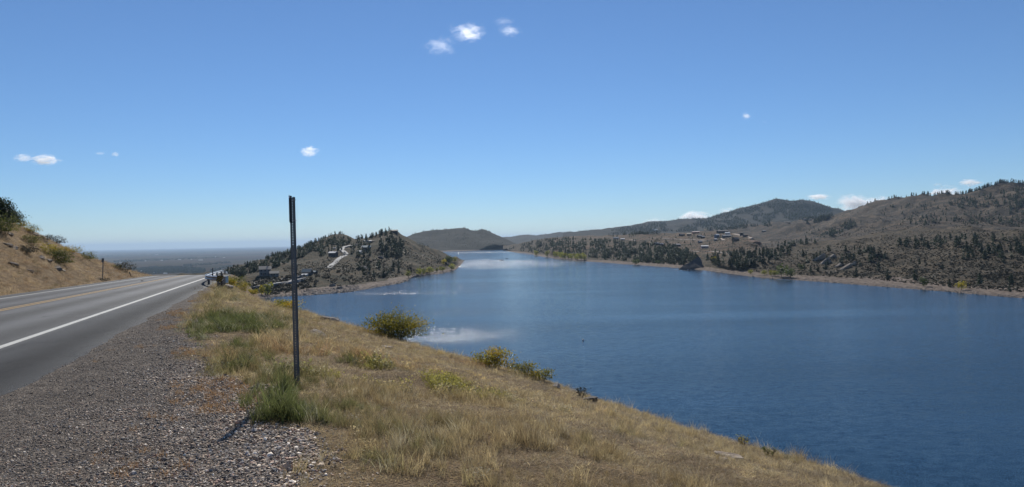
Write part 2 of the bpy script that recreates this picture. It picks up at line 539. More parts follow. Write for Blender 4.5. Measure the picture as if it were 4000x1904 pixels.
F_crest = [(1965, 962, 3000), (2018, 956, 2750), (2060, 946, 2550), (2110, 934, 2300), (2200, 930, 2100), (2330, 934, 1800), (2450, 944, 1580), (2560, 955, 1400), (2650, 972, 1250), (2720, 1000, 1080), (2760, 1008, 1020),
           (2845, 1000, 980), (2947, 988, 980), (3050, 972, 1000), (3212, 948, 1030), (3300, 937, 1040), (3435, 912, 1060), (3569, 898, 1060), (3704, 898, 1020), (3785, 890, 990), (3829, 902, 940), (3928, 902, 900), (4000, 893, 880), (4600, 875, 820)]
loft('shore_hill', 1965, 4600, 560, [F_shore, F_beach, F_low, F_mid, F_crest], 16, M['hill_f'], 3.2, 45.0, 71, behind=(150, -18))

# ------------------------------------------------------------------ near ground: road bench, gravel, embankment, cut bank
Z0 = 38.4
EG_Y = [-20, 3, 5, 7.2, 9.0, 10.5, 16.3, 26, 49, 400]
EG_U = [6.0, 5.5, 5.3, 5.2, 4.9, 4.2, 3.5, 2.7, 2.0, 2.0]
BK_Y = [-20, 0, 5, 10, 14, 20, 27, 34, 42, 60, 120, 400]
BK_U = [17, 16, 15.2, 14, 12.6, 11.4, 9.2, 6.8, 4.6, 2.8, 2.5, 2.5]
DB_Y = [-20, 0, 5, 10, 14, 20, 27, 34, 42, 60, 400]
DB_D = [2.35, 2.25, 2.1, 1.9, 1.65, 1.38, 1.15, 0.9, 0.55, 0.3, 0.3]
SL_Y = [-40, 55, 70, 80, 90, 97, 108, 125, 400]
SL_S = [0.70, 0.70, 0.665, 0.57, 0.43, 0.34, 0.17, 0.0, 0.0]

def lat(X, Y):
    return X + 4.95 + 0.365 * Y

def road_z(Y):
    Y = np.asarray(Y, float)
    e = np.clip(Y - 90, 0, 60)
    return Z0 - 0.0235 * Y - 0.0014 * e * e - np.clip(Y - 150, 0, None) * 0.168

def gz(X, Y, rough=True):
    X, Y = np.asarray(X, float), np.asarray(Y, float)
    u = lat(X, Y)
    z = road_z(Y)
    eg, bk, db = np.interp(Y, EG_Y, EG_U), np.interp(Y, BK_Y, BK_U), np.interp(Y, DB_Y, DB_D)
    s = np.clip((u - eg) / (bk - eg), 0, 1)
    z = z - db * s ** 1.3
    e = np.clip(u - bk, 0, None)
    tr, s1 = 2.2, np.interp(Y, [36, 60], [0.66, 1.15])
    s0 = np.interp(Y, [36, 60], [0.22, 0.6])
    z = z - np.where(e < tr, s0 * e + 0.5 * (s1 - s0) / tr * e * e, s0 * tr + 0.5 * (s1 - s0) * tr + s1 * (e - tr))
    # cut bank left of the road
    l = np.clip(-(u + 9.0), 0, None) * 0.94
    sl = np.interp(Y, SL_Y, SL_S)
    f = np.where(l < 2, 0.25 * l * l, l - 1.0)
    f = np.where(f > 15, 15 + (f - 15) * 0.5, f)
    z = z + sl * f
    z = z - 0.12 * np.exp(-((u + 9.0) / 0.8) ** 2)
    if rough:
        wr = np.clip((u - eg) / 1.5, 0, 1)
        z = z + wr * (0.10 * fbm(X / 1.6, Y / 1.6, 3, 4) + 0.35 * fbm(X / 7.0, Y / 7.0, 8, 2) * np.clip((u - eg) / 4, 0, 1))
        wl = np.clip(l / 2.0, 0, 1) * np.clip((130 - Y) / 30, 0, 1)
        z = z + wl * (1.0 * fbm(X / 6.0, Y / 6.0, 12, 5, 0.55) + 0.0)
        wg = np.clip((u - 2.2) / 1.0, 0, 1) * (1 - wr)
        z = z + wg * 0.035 * fbm(X / 0.8, Y / 0.8, 15, 3)
    return z

us = np.concatenate([np.arange(-150, -30, 4.0), np.arange(-30, -9, 0.5), np.arange(-9, 2, 1.0), np.arange(2, 18, 0.2), np.arange(18, 40, 1.0), np.arange(40, 90.1, 5.0)])
ys = np.concatenate([np.arange(-16, 0, 1.0), np.arange(0, 32, 0.25), np.arange(32, 130, 1.0), np.arange(130, 460, 8.0)])
UU, YY = np.meshgrid(us, ys)
XX = UU - 4.95 - 0.365 * YY
ZZ = gz(XX, YY)
V = np.stack([XX, YY, ZZ], -1).reshape(-1, 3)
idx = np.arange(V.shape[0]).reshape(XX.shape)
F = np.stack([idx[:-1, :-1], idx[:-1, 1:], idx[1:, 1:], idx[1:, :-1]], -1).reshape(-1, 4)
eg = np.interp(YY, EG_Y, EG_U)
zone = np.clip((UU - eg + 0.9 * fbm(XX / 0.9, YY / 0.9, 30, 4)) / 0.5 + 0.5, 0, 1)
zone = np.where(UU < -8.2, 1.0, zone)
mt, nt, b = new_mat('roadside_soil')
p = pos(nt)
za = attr(nt, 'zone').outputs['Fac']
n1 = noise_node(nt, p, 2.2, 6, 0.65)
n2 = noise_node(nt, p, 26.0, 4, 0.7)
soil = ramp(nt, n1, [(0.30, (0.115, 0.075, 0.042)), (0.5, (0.19, 0.13, 0.07)), (0.68, (0.27, 0.19, 0.10))])
soil = mix(nt, 1.0, soil, ramp(nt, n2, [(0.3, 0.55), (0.7, 1.35)]), 'MULTIPLY')
vor = N(nt, 'ShaderNodeTexVoronoi', Scale=38.0)
nt.links.new(p, vor.inputs['Vector'])
grav = mix(nt, 1.0, ramp(nt, n1, [(0.3, (0.085, 0.071, 0.060)), (0.7, (0.18, 0.150, 0.120))]), ramp(nt, vor.outputs['Color'], [(0.15, 0.5), (0.6, 1.0), (0.95, 2.2)]), 'MULTIPLY')
nt.links.new(mix(nt, za, grav, soil), b.inputs['Base Color'])
b.inputs['Roughness'].default_value = 0.95
b.inputs['Specular IOR Level'].default_value = 0.15
bump(nt, b, math_node(nt, 'ADD', math_node(nt, 'MULTIPLY', n2, 0.6), math_node(nt, 'MULTIPLY', vor.outputs['Distance'], -0.8)), 1.0, 0.03)
M['soil'] = mt
ground = obj('roadside_ground', mesh_arrays('roadside_ground', V, F, M['soil'], True, {'zone': ('FLOAT', zone.ravel())}))
tag(ground, 'dry roadside ground with gravel shoulder, grassy embankment and cut bank', kind='structure')
FAR_TREE = BVHTree.FromPolygons(np.concatenate(TERRAIN_V).tolist(), TERRAIN_F)
add_to_bvh(V, F)
TREE = BVHTree.FromPolygons(np.concatenate(TERRAIN_V).tolist(), TERRAIN_F)

def hit(px, py, near=False):
    """the ground point seen at a pixel of the photograph"""
    d = Vector(ray(px, py)).normalized()
    h = (TREE if near else FAR_TREE).ray_cast(Vector(CAM) + d * 1.0, d, 30000)
    return None if h[0] is None else np.array(h[0])

def drop(x, y, top=2000.0):
    h = TREE.ray_cast(Vector((x, y, top)), Vector((0, 0, -1)), 5000)
    return None if h[0] is None else h[0].z

# ------------------------------------------------------------------ road and painted lines
def strip(us0, us1, ylist, lift, crown=True):
    V, F = [], []
    for y in ylist:
        row = []
        for u in np.linspace(us0, us1, max(2, int(abs(us1 - us0) / 0.5) + 1)):
            x = u - 4.95 - 0.365 * y
            row.append((x, y, float(road_z(y)) + lift + 0.02 * max(0, 1 - abs(u + 3.7) / 3.9)))
        V.append(row)
    V = np.array(V)
    i = np.arange(V.shape[0] * V.shape[1]).reshape(V.shape[:2])
    F = np.stack([i[:-1, :-1], i[:-1, 1:], i[1:, 1:], i[1:, :-1]], -1).reshape(-1, 4)
    return V.reshape(-1, 3), F

yl = np.concatenate([np.arange(-16, 30, 0.4), np.arange(30, 90, 2.0), np.arange(90, 200, 3.0)])
mt, nt, b = new_mat('asphalt')
p = pos(nt)
sep = N(nt, 'ShaderNodeSeparateXYZ')
nt.links.new(p, sep.inputs[0])
u_ = math_node(nt, 'ADD', math_node(nt, 'ADD', sep.outputs['X'], math_node(nt, 'MULTIPLY', sep.outputs['Y'], 0.365)), 4.95)
agg = noise_node(nt, p, 60.0, 3, 0.75)
bl = noise_node(nt, mapping(nt, p, (0.8, 0.10, 1), (0, 0, 0.35)), 1.4, 4, 0.6)
# wheel tracks worn paler along each lane
un = math_node(nt, 'ADD', u_, math_node(nt, 'MULTIPLY', bl, 0.35))
wave = math_node(nt, 'SINE', math_node(nt, 'MULTIPLY', un, 3.35))
track = math_node(nt, 'ADD', math_node(nt, 'MULTIPLY', wave, 0.5), 0.5)
col = ramp(nt, agg, [(0.30, 0.018), (0.48, 0.042), (0.60, 0.066), (0.75, 0.16)])
col = mix(nt, 1.0, col, ramp(nt, track, [(0.0, 0.68), (1.0, 1.3)]), 'MULTIPLY')
sh = ramp(nt, math_node(nt, 'ADD', u_, math_node(nt, 'MULTIPLY', bl, 0.1)), [(0.12, 1.0), (0.2, 0.62)])
col = mix(nt, 1.0, col, sh, 'MULTIPLY')
crk = N(nt, 'ShaderNodeTexVoronoi', Scale=0.22)
crk.feature = 'DISTANCE_TO_EDGE'
wv = nt.nodes.new('ShaderNodeVectorMath')
wv.operation = 'MULTIPLY_ADD'
nz = N(nt, 'ShaderNodeTexNoise', Scale=0.9, Detail=5.0)
nt.links.new(p, nz.inputs['Vector'])
nt.links.new(nz.outputs['Color'], wv.inputs[0])
wv.inputs[1].default_value = (2.2, 2.2, 0)
nt.links.new(mapping(nt, p, (1.0, 0.5, 1), (0, 0, 0.35)), wv.inputs[2])
nt.links.new(wv.outputs[0], crk.inputs['Vector'])
col = mix(nt, ramp(nt, crk.outputs['Distance'], [(0.004, 0.75), (0.012, 0.0)]), col, (0.012, 0.012, 0.013))
st = noise_node(nt, mapping(nt, p, (1.0, 0.25, 1), (0, 0, 0.35)), 0.55, 6, 0.65)
col = mix(nt, 1.0, col, ramp(nt, st, [(0.32, 0.66), (0.5, 1.0), (0.7, 1.22)]), 'MULTIPLY')
nt.links.new(col, b.inputs['Base Color'])
nt.links.new(ramp(nt, track, [(0, 0.72), (1, 0.60)]), b.inputs['Roughness'])
nt.links.new(ramp(nt, u_, [(0.10, 0.24), (0.25, 0.10)]), b.inputs['Specular IOR Level'])
bump(nt, b, agg, 0.8, 0.02)
M['asphalt'] = mt
V, F = strip(-8.75, 2.05, yl, 0.03)
# ragged outer edge of the paved shoulder
e = np.abs(lat(V[:, 0], V[:, 1]) - 2.05) < 0.01
V[e, 0] += 0.25 * fbm(V[e, 1] / 0.9, V[e, 1] * 0, 77, 4)
V[e, 2] -= 0.045
road = obj('road', mesh_arrays('road', V, F, M['asphalt'], True))
tag(road, 'two-lane grey asphalt road cresting the hill', kind='structure')

def paint(name, col, wear):
    mt, nt, b = new_mat(name)
    p = pos(nt)
    f = noise_node(nt, p, 30.0, 5, 0.75)
    g = noise_node(nt, p, 3.0, 5, 0.7)
    s = math_node(nt, 'ADD', math_node(nt, 'MULTIPLY', f, 0.6), math_node(nt, 'MULTIPLY', g, 0.4))
    c = np.array(col)
    nt.links.new(ramp(nt, s, [(wear, (0.12, 0.11, 0.10)), (wear + 0.06, c * 0.85), (0.7, c)]), b.inputs['Base Color'])
    b.inputs['Roughness'].default_value = 0.55
    return mt
M['white_paint'] = paint('white_road_paint', (0.56, 0.54, 0.47), 0.39)
M['yellow_paint'] = paint('yellow_road_paint', (0.46, 0.27, 0.055), 0.36)
for nm, u0, u1, mk_ in (('edge_line', -0.09, 0.09, 'white_paint'), ('edge_line', -7.54, -7.38, 'white_paint'), ('centre_line', -4.30, -4.17, 'yellow_paint'), ('centre_line', -4.02, -3.89, 'yellow_paint')):
    V, F = strip(u0, u1, yl, 0.038)
    o = obj(nm, mesh_arrays(nm, V, F, M[mk_], True), road)

# ------------------------------------------------------------------ lake
mt, nt, b = new_mat('lake_water')
p = pos(nt)
def facet(scale, mp, amp, det=2.0):
    n = N(nt, 'ShaderNodeTexNoise', Scale=scale, Detail=det, Roughness=0.55)
    nt.links.new(mapping(nt, p, mp[0], mp[1]), n.inputs['Vector'])
    v = nt.nodes.new('ShaderNodeVectorMath')
    v.operation = 'MULTIPLY_ADD'
    nt.links.new(n.outputs['Color'], v.inputs[0])
    v.inputs[1].default_value = amp
    v.inputs[2].default_value = (-0.5 * amp[0], -0.5 * amp[1], -0.5 * amp[2])
    return v.outputs[0]
def vmath(op, a_, b_):
    v = nt.nodes.new('ShaderNodeVectorMath')
    v.operation = op
    for sk, val in zip(v.inputs, (a_, b_)):
        if hasattr(val, 'is_linked'):
            nt.links.new(val, sk)
        else:
            sk.default_value = val
    return v.outputs[0]
wind = noise_node(nt, mapping(nt, p, (0.22, 1.0, 1), (0, 0, 0.12)), 0.0065, 5, 0.6, 0.5)
sepw = N(nt, 'ShaderNodeSeparateXYZ')
nt.links.new(p, sepw.inputs[0])
wob = math_node(nt, 'SUBTRACT', noise_node(nt, mapping(nt, p, (0.6, 1.0, 1)), 0.012, 4, 0.6), 0.5)
def gust(c, w, xc, wx, amt):
    # a band of wind-ruffled water lying across the lake, c metres out
    d = math_node(nt, 'DIVIDE', math_node(nt, 'SUBTRACT', math_node(nt, 'ADD', sepw.outputs['Y'], math_node(nt, 'MULTIPLY', wob, w * 4.5)), c), w)
    g = math_node(nt, 'SUBTRACT', 1.0, math_node(nt, 'MULTIPLY', d, d), True)
    e_ = math_node(nt, 'DIVIDE', math_node(nt, 'SUBTRACT', math_node(nt, 'ADD', sepw.outputs['X'], math_node(nt, 'MULTIPLY', wob, wx * 1.8)), xc), wx)
    g = math_node(nt, 'MULTIPLY', g, math_node(nt, 'SUBTRACT', 1.0, math_node(nt, 'MULTIPLY', e_, e_), True))
    return math_node(nt, 'MULTIPLY', g, amt)
ruf = ramp(nt, wind, [(0.34, 0.42), (0.48, 0.72), (0.62, 1.08)])
gsum = None
for c_, w_, xc_, wx_, a_ in ((1240, 230, 0, 190, 1.15), (572, 30, -85, 80, 0.75), (302, 30, -28, 36, 0.36), (2500, 170, -80, 260, 0.95), (420, 60, -20, 60, 0.18)):
    g_ = gust(c_, w_, xc_, wx_, a_)
    ruf = math_node(nt, 'ADD', ruf, g_)
    gsum = g_ if gsum is None else math_node(nt, 'ADD', gsum, g_)
slope = vmath('ADD', facet(0.75, ((0.5, 1.0, 1), (0, 0, 0.25)), (0.17, 0.32, 0.0), 3.0), facet(8.5, ((0.8, 1.0, 1), (0, 0, -0.4)), (0.95, 1.1, 0.0)))
slope = vmath('MULTIPLY', slope, ruf)
nrm = vmath('NORMALIZE', vmath('ADD', slope, (0.0, 0.0, 1.0)), (0, 0, 0))
nt.links.new(nrm, b.inputs['Normal'])
b.inputs['Base Color'].default_value = (0.004, 0.024, 0.048, 1)
b.inputs['IOR'].default_value = 1.333
b.inputs['Specular IOR Level'].default_value = 0.42
spk = ramp(nt, noise_node(nt, mapping(nt, p, (0.95, 0.12, 1)), 1.0, 4, 0.8), [(0.53, 0.0), (0.60, 1.0)])
gsum = math_node(nt, 'MULTIPLY', gsum, spk)
nt.links.new(math_node(nt, 'ADD', 0.10, math_node(nt, 'MULTIPLY', gsum, 0.27)), b.inputs['Roughness'])
M['water'] = mt
outline = [(-25, 30), (-60, 110), (-230, 560), (-215, 900), (-150, 1300), (-330, 2200), (-420, 3300), (250, 3300), (700, 1900), (1100, 1300), (1400, 700), (1400, 100), (700, 20), (60, 10), (10, 20)]
bm = bmesh.new()
vs = [bm.verts.new((x, y, 0)) for x, y in outline]
bm.faces.new(vs)
bmesh.ops.triangulate(bm, faces=bm.faces[:])
bmesh.ops.recalc_face_normals(bm, faces=bm.faces[:])
me = bpy.data.meshes.new('lake')
bm.to_mesh(me)
bm.free()
if me.polygons[0].normal.z < 0:
    me.flip_normals()
me.materials.append(M['water'])
tag(obj('lake', me), 'blue rippled reservoir water', kind='structure')

# ------------------------------------------------------------------ plains out to the horizon
PZ = -130.0
mt, nt, b = new_mat('plains_ground')
p = pos(nt)
f1 = noise_node(nt, mapping(nt, p, (0.6, 1.0, 1)), 0.00045, 5, 0.6)
f2 = noise_node(nt, p, 0.004, 5, 0.65)
vor = N(nt, 'ShaderNodeTexVoronoi', Scale=0.0009)
vor.distance = 'CHEBYCHEV'
nt.links.new(p, vor.inputs['Vector'])
fields = ramp(nt, vor.outputs['Color'], [(0.2, (0.06, 0.046, 0.035)), (0.45, (0.095, 0.066, 0.047)), (0.62, (0.052, 0.052, 0.032)), (0.85, (0.13, 0.095, 0.062))])
c = mix(nt, 1.0, fields, ramp(nt, f2, [(0.3, 0.75), (0.7, 1.2)]), 'MULTIPLY')
c = mix(nt, ramp(nt, f1, [(0.52, 0.0), (0.60, 0.85)]), c, (0.035, 0.045, 0.028))
nt.links.new(c, b.inputs['Base Color'])
b.inputs['Roughness'].default_value = 1.0
b.inputs['Specular IOR Level'].default_value = 0.0
M['plains'] = mt
gx = np.array([-60000, -30000, -15000, -6000, -2000, 2000, 6000, 15000, 30000, 60000], float)
gy = np.array([-20000, -5000, 0, 4000, 8000, 15000, 30000, 60000], float)
gX, gY = np.meshgrid(gx, gy)
V = np.stack([gX, gY, np.full_like(gX, PZ)], -1).reshape(-1, 3)
i = np.arange(len(V)).reshape(gX.shape)
F = np.stack([i[:-1, :-1], i[:-1, 1:], i[1:, 1:], i[1:, :-1]], -1).reshape(-1, 4)
tag(obj('plains', mesh_arrays('plains', V, F, M['plains'])), 'brown plains reaching to the horizon', kind='structure')

# ------------------------------------------------------------------ haze
mt = bpy.data.materials.new('haze_air')
mt.use_nodes = True
nt = mt.node_tree
nt.nodes.remove(nt.nodes['Principled BSDF'])
pv = nt.nodes.new('ShaderNodeVolumePrincipled')
pv.inputs['Color'].default_value = (0.58, 0.78, 1.0, 1)
pv.inputs['Density'].default_value = 3.4e-5
pv.inputs['Anisotropy'].default_value = 0.15
nt.links.new(pv.outputs[0], nt.nodes['Material Output'].inputs['Volume'])
hz = MB().box(-62000, 62000, -21000, 61000, -142, 330).build('haze', mt)
tag(hz, 'thin blue haze in the distant air', kind='stuff')

# ------------------------------------------------------------------ plant meshes
def tris_cloud(C, size, rng, flat=0.0, aspect=1.0, up=None):
    """one random triangle (leaf clump) per centre"""
    n = len(C)
    a = rng.normal(size=(n, 3))
    a[:, 2] *= (1 - flat)
    a /= np.linalg.norm(a, axis=1)[:, None] + 1e-9
    b = rng.normal(size=(n, 3))
    b[:, 2] *= (1 - flat)
    b -= (b * a).sum(1)[:, None] * a
    b /= np.linalg.norm(b, axis=1)[:, None] + 1e-9
    s = np.broadcast_to(np.asarray(size, float), (n,))[:, None]
    V = np.stack([C - a * s * 0.5 - b * s * 0.4 * aspect, C + a * s * 0.5 - b * s * 0.35 * aspect, C + b * s * 0.6 * aspect], 1)
    return V.reshape(-1, 3), np.arange(n * 3).reshape(n, 3)

def pine_crown(seed, n, lean=0.0, tall=1.0, low=0.12, rad=0.21, lumps=9):
    """crown of a pine one unit tall: whorls of uneven branches, open in places"""
    rng = np.random.default_rng(seed)
    C, S = [], []
    k = 0
    lump = rng.random((lumps, 3))
    while k < n:
        h = low + (1 - low) * rng.random() ** 1.15
        t = (h - low) / (1 - low)
        ang = rng.random() * 2 * math.pi
        pr = rad * (min(1.0, 0.45 + 2.2 * t) if t < 0.25 else (1 - t) ** 0.55 * 1.05 + 0.02)
        wob = 0.72 + 0.5 * vnoise(ang * 1.1 + seed, h * 7.0, seed) + 0.25 * math.sin(h * 38 + seed + ang)
        r = pr * wob * math.sqrt(0.25 + 0.75 * rng.random())
        C.append((r * math.cos(ang) + lean * h * h, r * math.sin(ang), h - 0.25 * r))
        S.append((0.085 + 0.06 * rng.random()) * (1.15 - 0.5 * t) * (110 / n) ** 0.42)
        k += 1
    V, F = tris_cloud(np.array(C), np.array(S) * 1.5, rng, 0.45)
    v = np.repeat(rng.random(len(C)), 3)
    return V, F, v

def round_crown(seed, n, rx=0.42, rz=0.42, cz=0.56, size=0.1, lumps=9, hollow=0.55):
    """crown of a broadleaf tree or bush one unit tall: lumps of leaf clumps"""
    rng = np.random.default_rng(seed)
    L = rng.normal(size=(lumps, 3))
    L /= np.linalg.norm(L, axis=1)[:, None]
    L = L * np.array([rx * 0.62, rx * 0.62, rz * 0.6]) * (0.5 + 0.6 * rng.random((lumps, 1))) + np.array([0, 0, cz])
    R = (0.30 + 0.22 * rng.random(lumps)) * 0.8
    which = rng.integers(0, lumps, n)
    d = rng.normal(size=(n, 3))
    d /= np.linalg.norm(d, axis=1)[:, None]
    rr = hollow + (1 - hollow) * rng.random(n) ** 0.6
    C = L[which] + d * (R[which] * rr)[:, None] * np.array([rx, rx, rz]) / 0.5
    C[:, 2] = np.clip(C[:, 2], 0.03, None)
    V, F = tris_cloud(C, size * (0.7 + 0.6 * rng.random(n)), rng, 0.1)
    v = np.repeat(np.clip(0.55 * rng.random(n) + 0.45 * rng.random(lumps)[which], 0, 1), 3)
    return V, F, v

M['pine'] = leaf_mat('pine_needles', [(0.026, 0.040, 0.024), (0.046, 0.064, 0.036), (0.080, 0.095, 0.050)], 0.28)
M['pine_far'] = M['pine']
M['yellow_leaf'] = leaf_mat('autumn_cottonwood_leaf', [(0.16, 0.18, 0.04), (0.28, 0.28, 0.055), (0.44, 0.38, 0.06)], 0.45)
M['green_leaf'] = leaf_mat('willow_leaf', [(0.06, 0.085, 0.03), (0.10, 0.13, 0.04), (0.17, 0.18, 0.055)], 0.4)
M['bright_yellow'] = leaf_mat('yellow_aspen_leaf', [(0.26, 0.22, 0.03), (0.42, 0.35, 0.04), (0.55, 0.43, 0.06)], 0.45)
M['bush_leaf'] = leaf_mat('mountain_mahogany_leaf', [(0.11, 0.115, 0.025), (0.24, 0.22, 0.04), (0.40, 0.32, 0.045), (0.54, 0.33, 0.04)], 0.52)
M['bush_green'] = leaf_mat('roadside_shrub_leaf', [(0.06, 0.075, 0.025), (0.13, 0.145, 0.04), (0.25, 0.23, 0.055)], 0.45)
M['bush_dry'] = leaf_mat('dry_shrub_leaf', [(0.028, 0.03, 0.022), (0.05, 0.05, 0.032), (0.085, 0.078, 0.045)], 0.25)
M['scrub'] = leaf_mat('scrub_leaf', [(0.030, 0.030, 0.019), (0.052, 0.047, 0.030), (0.095, 0.078, 0.048)], 0.15)
M['bark'] = plain('pine_bark', (0.075, 0.05, 0.035), 0.95, var=0.4, scale=3)
M['twig'] = plain('grey_twig', (0.075, 0.062, 0.052), 0.9, var=0.3, scale=20)

def crown_mesh(name, gen, mat):
    V, F, v = gen
    return mesh_arrays(name, V, F, mat, False, {'vary': ('FLOAT', v)})

def trunk_mesh(name, h0, r, lean=0.0, limbs=0, seed=0):
    rng = np.random.default_rng(seed)
    mb = MB()
    mb.tube([(0, 0, -0.06), (lean * 0.1, 0, h0 * 0.4), (lean * 0.5, 0, h0)], [r * 1.25, r, r * 0.45], 6)
    for k in range(limbs):
        a = rng.random() * 6.28
        z = h0 * (0.4 + 0.5 * rng.random())
        mb.tube([(0, 0, z), (0.1 * math.cos(a), 0.1 * math.sin(a), z + 0.09), (0.2 * math.cos(a), 0.2 * math.sin(a), z + 0.26)], [r * 0.5, r * 0.35, r * 0.12], 4)
    return mb.mesh(name, M['bark'])

PINES = []
for k in range(7):
    PINES.append((crown_mesh('pine_crown', pine_crown(100 + k, 130, lean=0.04 * (k % 3 - 1), low=0.10 + 0.05 * (k % 3), rad=0.24 + 0.04 * (k % 4)), M['pine']),
                  trunk_mesh('pine_trunk', 0.8, 0.016, seed=k)))
PINE_FAR = [pine_crown(200 + k, 44, low=0.04, rad=0.25 + 0.05 * (k % 4)) for k in range(8)]
BROAD = {}
for nm, mk_ in (('yellow', 'yellow_leaf'), ('green', 'green_leaf'), ('bright', 'bright_yellow')):
    BROAD[nm] = [(crown_mesh('crown', round_crown(300 + k, 260, rx=0.36 + 0.05 * (k % 3), rz=0.40, cz=0.56, size=0.11), M[mk_]), trunk_mesh('trunk', 0.5, 0.022, limbs=4, seed=k)) for k in range(3)]

def tree(name, kind, P, h, label, cat, group, rot=None, var=None):
    e = obj(name, None, loc=(P[0], P[1], P[2] - 0.1 * min(h, 3)), rot=(0, 0, random.random() * 6.28 if rot is None else rot), scale=h)
    cm, tm = kind[random.randrange(len(kind)) if var is None else var]
    w = 0.85 + 0.4 * random.random()
    o = obj('crown', cm, e)
    o.scale = (w, w, 1)
    obj('trunk', tm, e)
    tag(e, label, cat, group)
    return e

def poly_pixels(poly, n, rng, minpy=None):
    xs, ys_ = [q[0] for q in poly], [q[1] for q in poly]
    out = []
    while len(out) < n:
        x, y = rng.uniform(min(xs), max(xs)), rng.uniform(min(ys_), max(ys_))
        ins = False
        j = len(poly) - 1
        for i in range(len(poly)):
            if (poly[i][1] > y) != (poly[j][1] > y) and x < (poly[j][0] - poly[i][0]) * (y - poly[i][1]) / (poly[j][1] - poly[i][1]) + poly[i][0]:
                ins = not ins
            j = i
        if ins:
            out.append((x, y))
    return out

# stands of pines: (polygon in photograph pixels, count, height range m, label, group, clumping)
STANDS = [
    ([(880, 1066), (1000, 1030), (1150, 980), (1290, 933), (1345, 928), (1385, 950), (1330, 965), (1290, 962), (1240, 985), (1150, 1015), (1080, 1045), (1000, 1062), (930, 1090)], 900, (5, 8), 'dark pine in the dense wood covering the ridge beyond the cove', 'pines on the wooded cove ridge'),
    ([(1488, 935), (1530, 925), (1572, 955), (1588, 1000), (1540, 1012), (1490, 1005), (1484, 965)], 105, (8, 12), 'tall dark pine in the thick grove below the hilltop house', 'pines of the grove below the hilltop house'),
    ([(1350, 1010), (1490, 1000), (1570, 1010), (1560, 1060), (1480, 1090), (1400, 1085), (1360, 1050)], 60, (6, 10), 'dark pine scattered on the brown slope above the cove shore', 'pines scattered above the cove shore'),
    ([(1388, 947), (1450, 932), (1520, 908), (1530, 912), (1480, 935), (1420, 965), (1390, 965)], 55, (6, 9), 'small pine along the crest leading up to the hilltop house', 'pines along the hilltop crest'),
    ([(1370, 965), (1450, 960), (1450, 1000), (1400, 1010), (1370, 995)], 36, (7, 10), 'pine standing around the houses beside the winding hill road', 'pines by the hill road houses'),
    ([(1240, 985), (1330, 960), (1340, 975), (1290, 990), (1260, 1005)], 26, (6, 9), 'pine standing just above the white-roofed house on the cove ridge', 'pines above the white-roofed house'),
    ([(1985, 976), (2060, 950), (2110, 938), (2200, 934), (2340, 938), (2450, 948), (2600, 960), (2690, 988), (2732, 1012), (2722, 1042), (2600, 1032), (2450, 1022), (2330, 1012), (2200, 990), (2080, 988)], 2100, (7, 11), 'dark pine in the wood covering the point across the lake', 'pines of the wooded point'),
    ([(2745, 1008), (2800, 990), (2900, 988), (3000, 975), (3090, 966), (3085, 1000), (2990, 1030), (2900, 1062), (2800, 1045)], 240, (7, 11), 'dark pine in the band of trees right of the wooded point', 'pines of the band beside the wooded point'),
    ([(3480, 960), (3600, 935), (3820, 925), (3830, 958), (3700, 970), (3560, 975)], 75, (7, 11), 'dark pine in the belt halfway up the shore hill', 'pines of the belt on the shore hill'),
    ([(3850, 935), (4080, 930), (4080, 985), (3860, 1020), (3750, 1015), (3755, 985)], 75, (7, 11), 'dark pine in the thick cluster near the edge of the shore hill', 'pines of the cluster on the shore hill'),
    ([(3100, 985), (3300, 965), (3440, 970), (3450, 1030), (3300, 1050), (3150, 1070)], 55, (7, 11), 'dark pine among the pale tilted rocks of the shore hill', 'pines among the tilted rocks'),
    ([(3300, 830), (3420, 812), (3640, 785), (3700, 784), (3700, 830), (3560, 850), (3420, 850)], 75, (7, 11), 'small pine on the skyline shoulder of the hill behind the shore', 'pines on the skyline shoulder'),
    ([(3700, 788), (4080, 720), (4080, 800), (3850, 810), (3720, 815)], 330, (8, 12), 'dark pine in the wood crowning the hill behind the shore', 'pines crowning the hill'),
    ([(3520, 850), (3800, 835), (4080, 830), (4080, 892), (3800, 878), (3560, 882)], 260, (7, 11), 'pine in the broken wood on the face of the hill behind the shore', 'pines on the hill face'),
    ([(3920, 800), (4080, 770), (4080, 840), (3960, 840)], 70, (8, 12), 'pine in the dark wood at the edge of the hill face', 'pines at the hill face edge'),
    ([(3185, 930), (3320, 866), (3365, 872), (3330, 895), (3250, 925)], 150, (7, 11), 'dark pine packed into the narrow gully behind the plateau', 'pines in the gully'),
    ([(3030, 962), (3140, 940), (3200, 935), (3190, 950), (3080, 965)], 60, (6, 10), 'pine strung along the valley floor behind the plateau', 'pines on the valley floor'),
    ([(3120, 900), (3500, 850), (3560, 885), (3300, 925), (3150, 945)], 45, (5, 9), 'lone dark pine dotted over the open grassy valley slope', 'pines dotted over the valley slope'),
    ([(2450, 925), (2700, 915), (2900, 925), (2900, 950), (2700, 960), (2480, 945)], 60, (5, 8), 'small dark tree growing between the houses on the plateau', 'trees between the plateau houses'),
    ([(2350, 918), (2450, 912), (2560, 912), (2560, 920), (2400, 928)], 40, (5, 9), 'small dark tree at the back edge of the plateau', 'trees at the plateau back edge'),
]
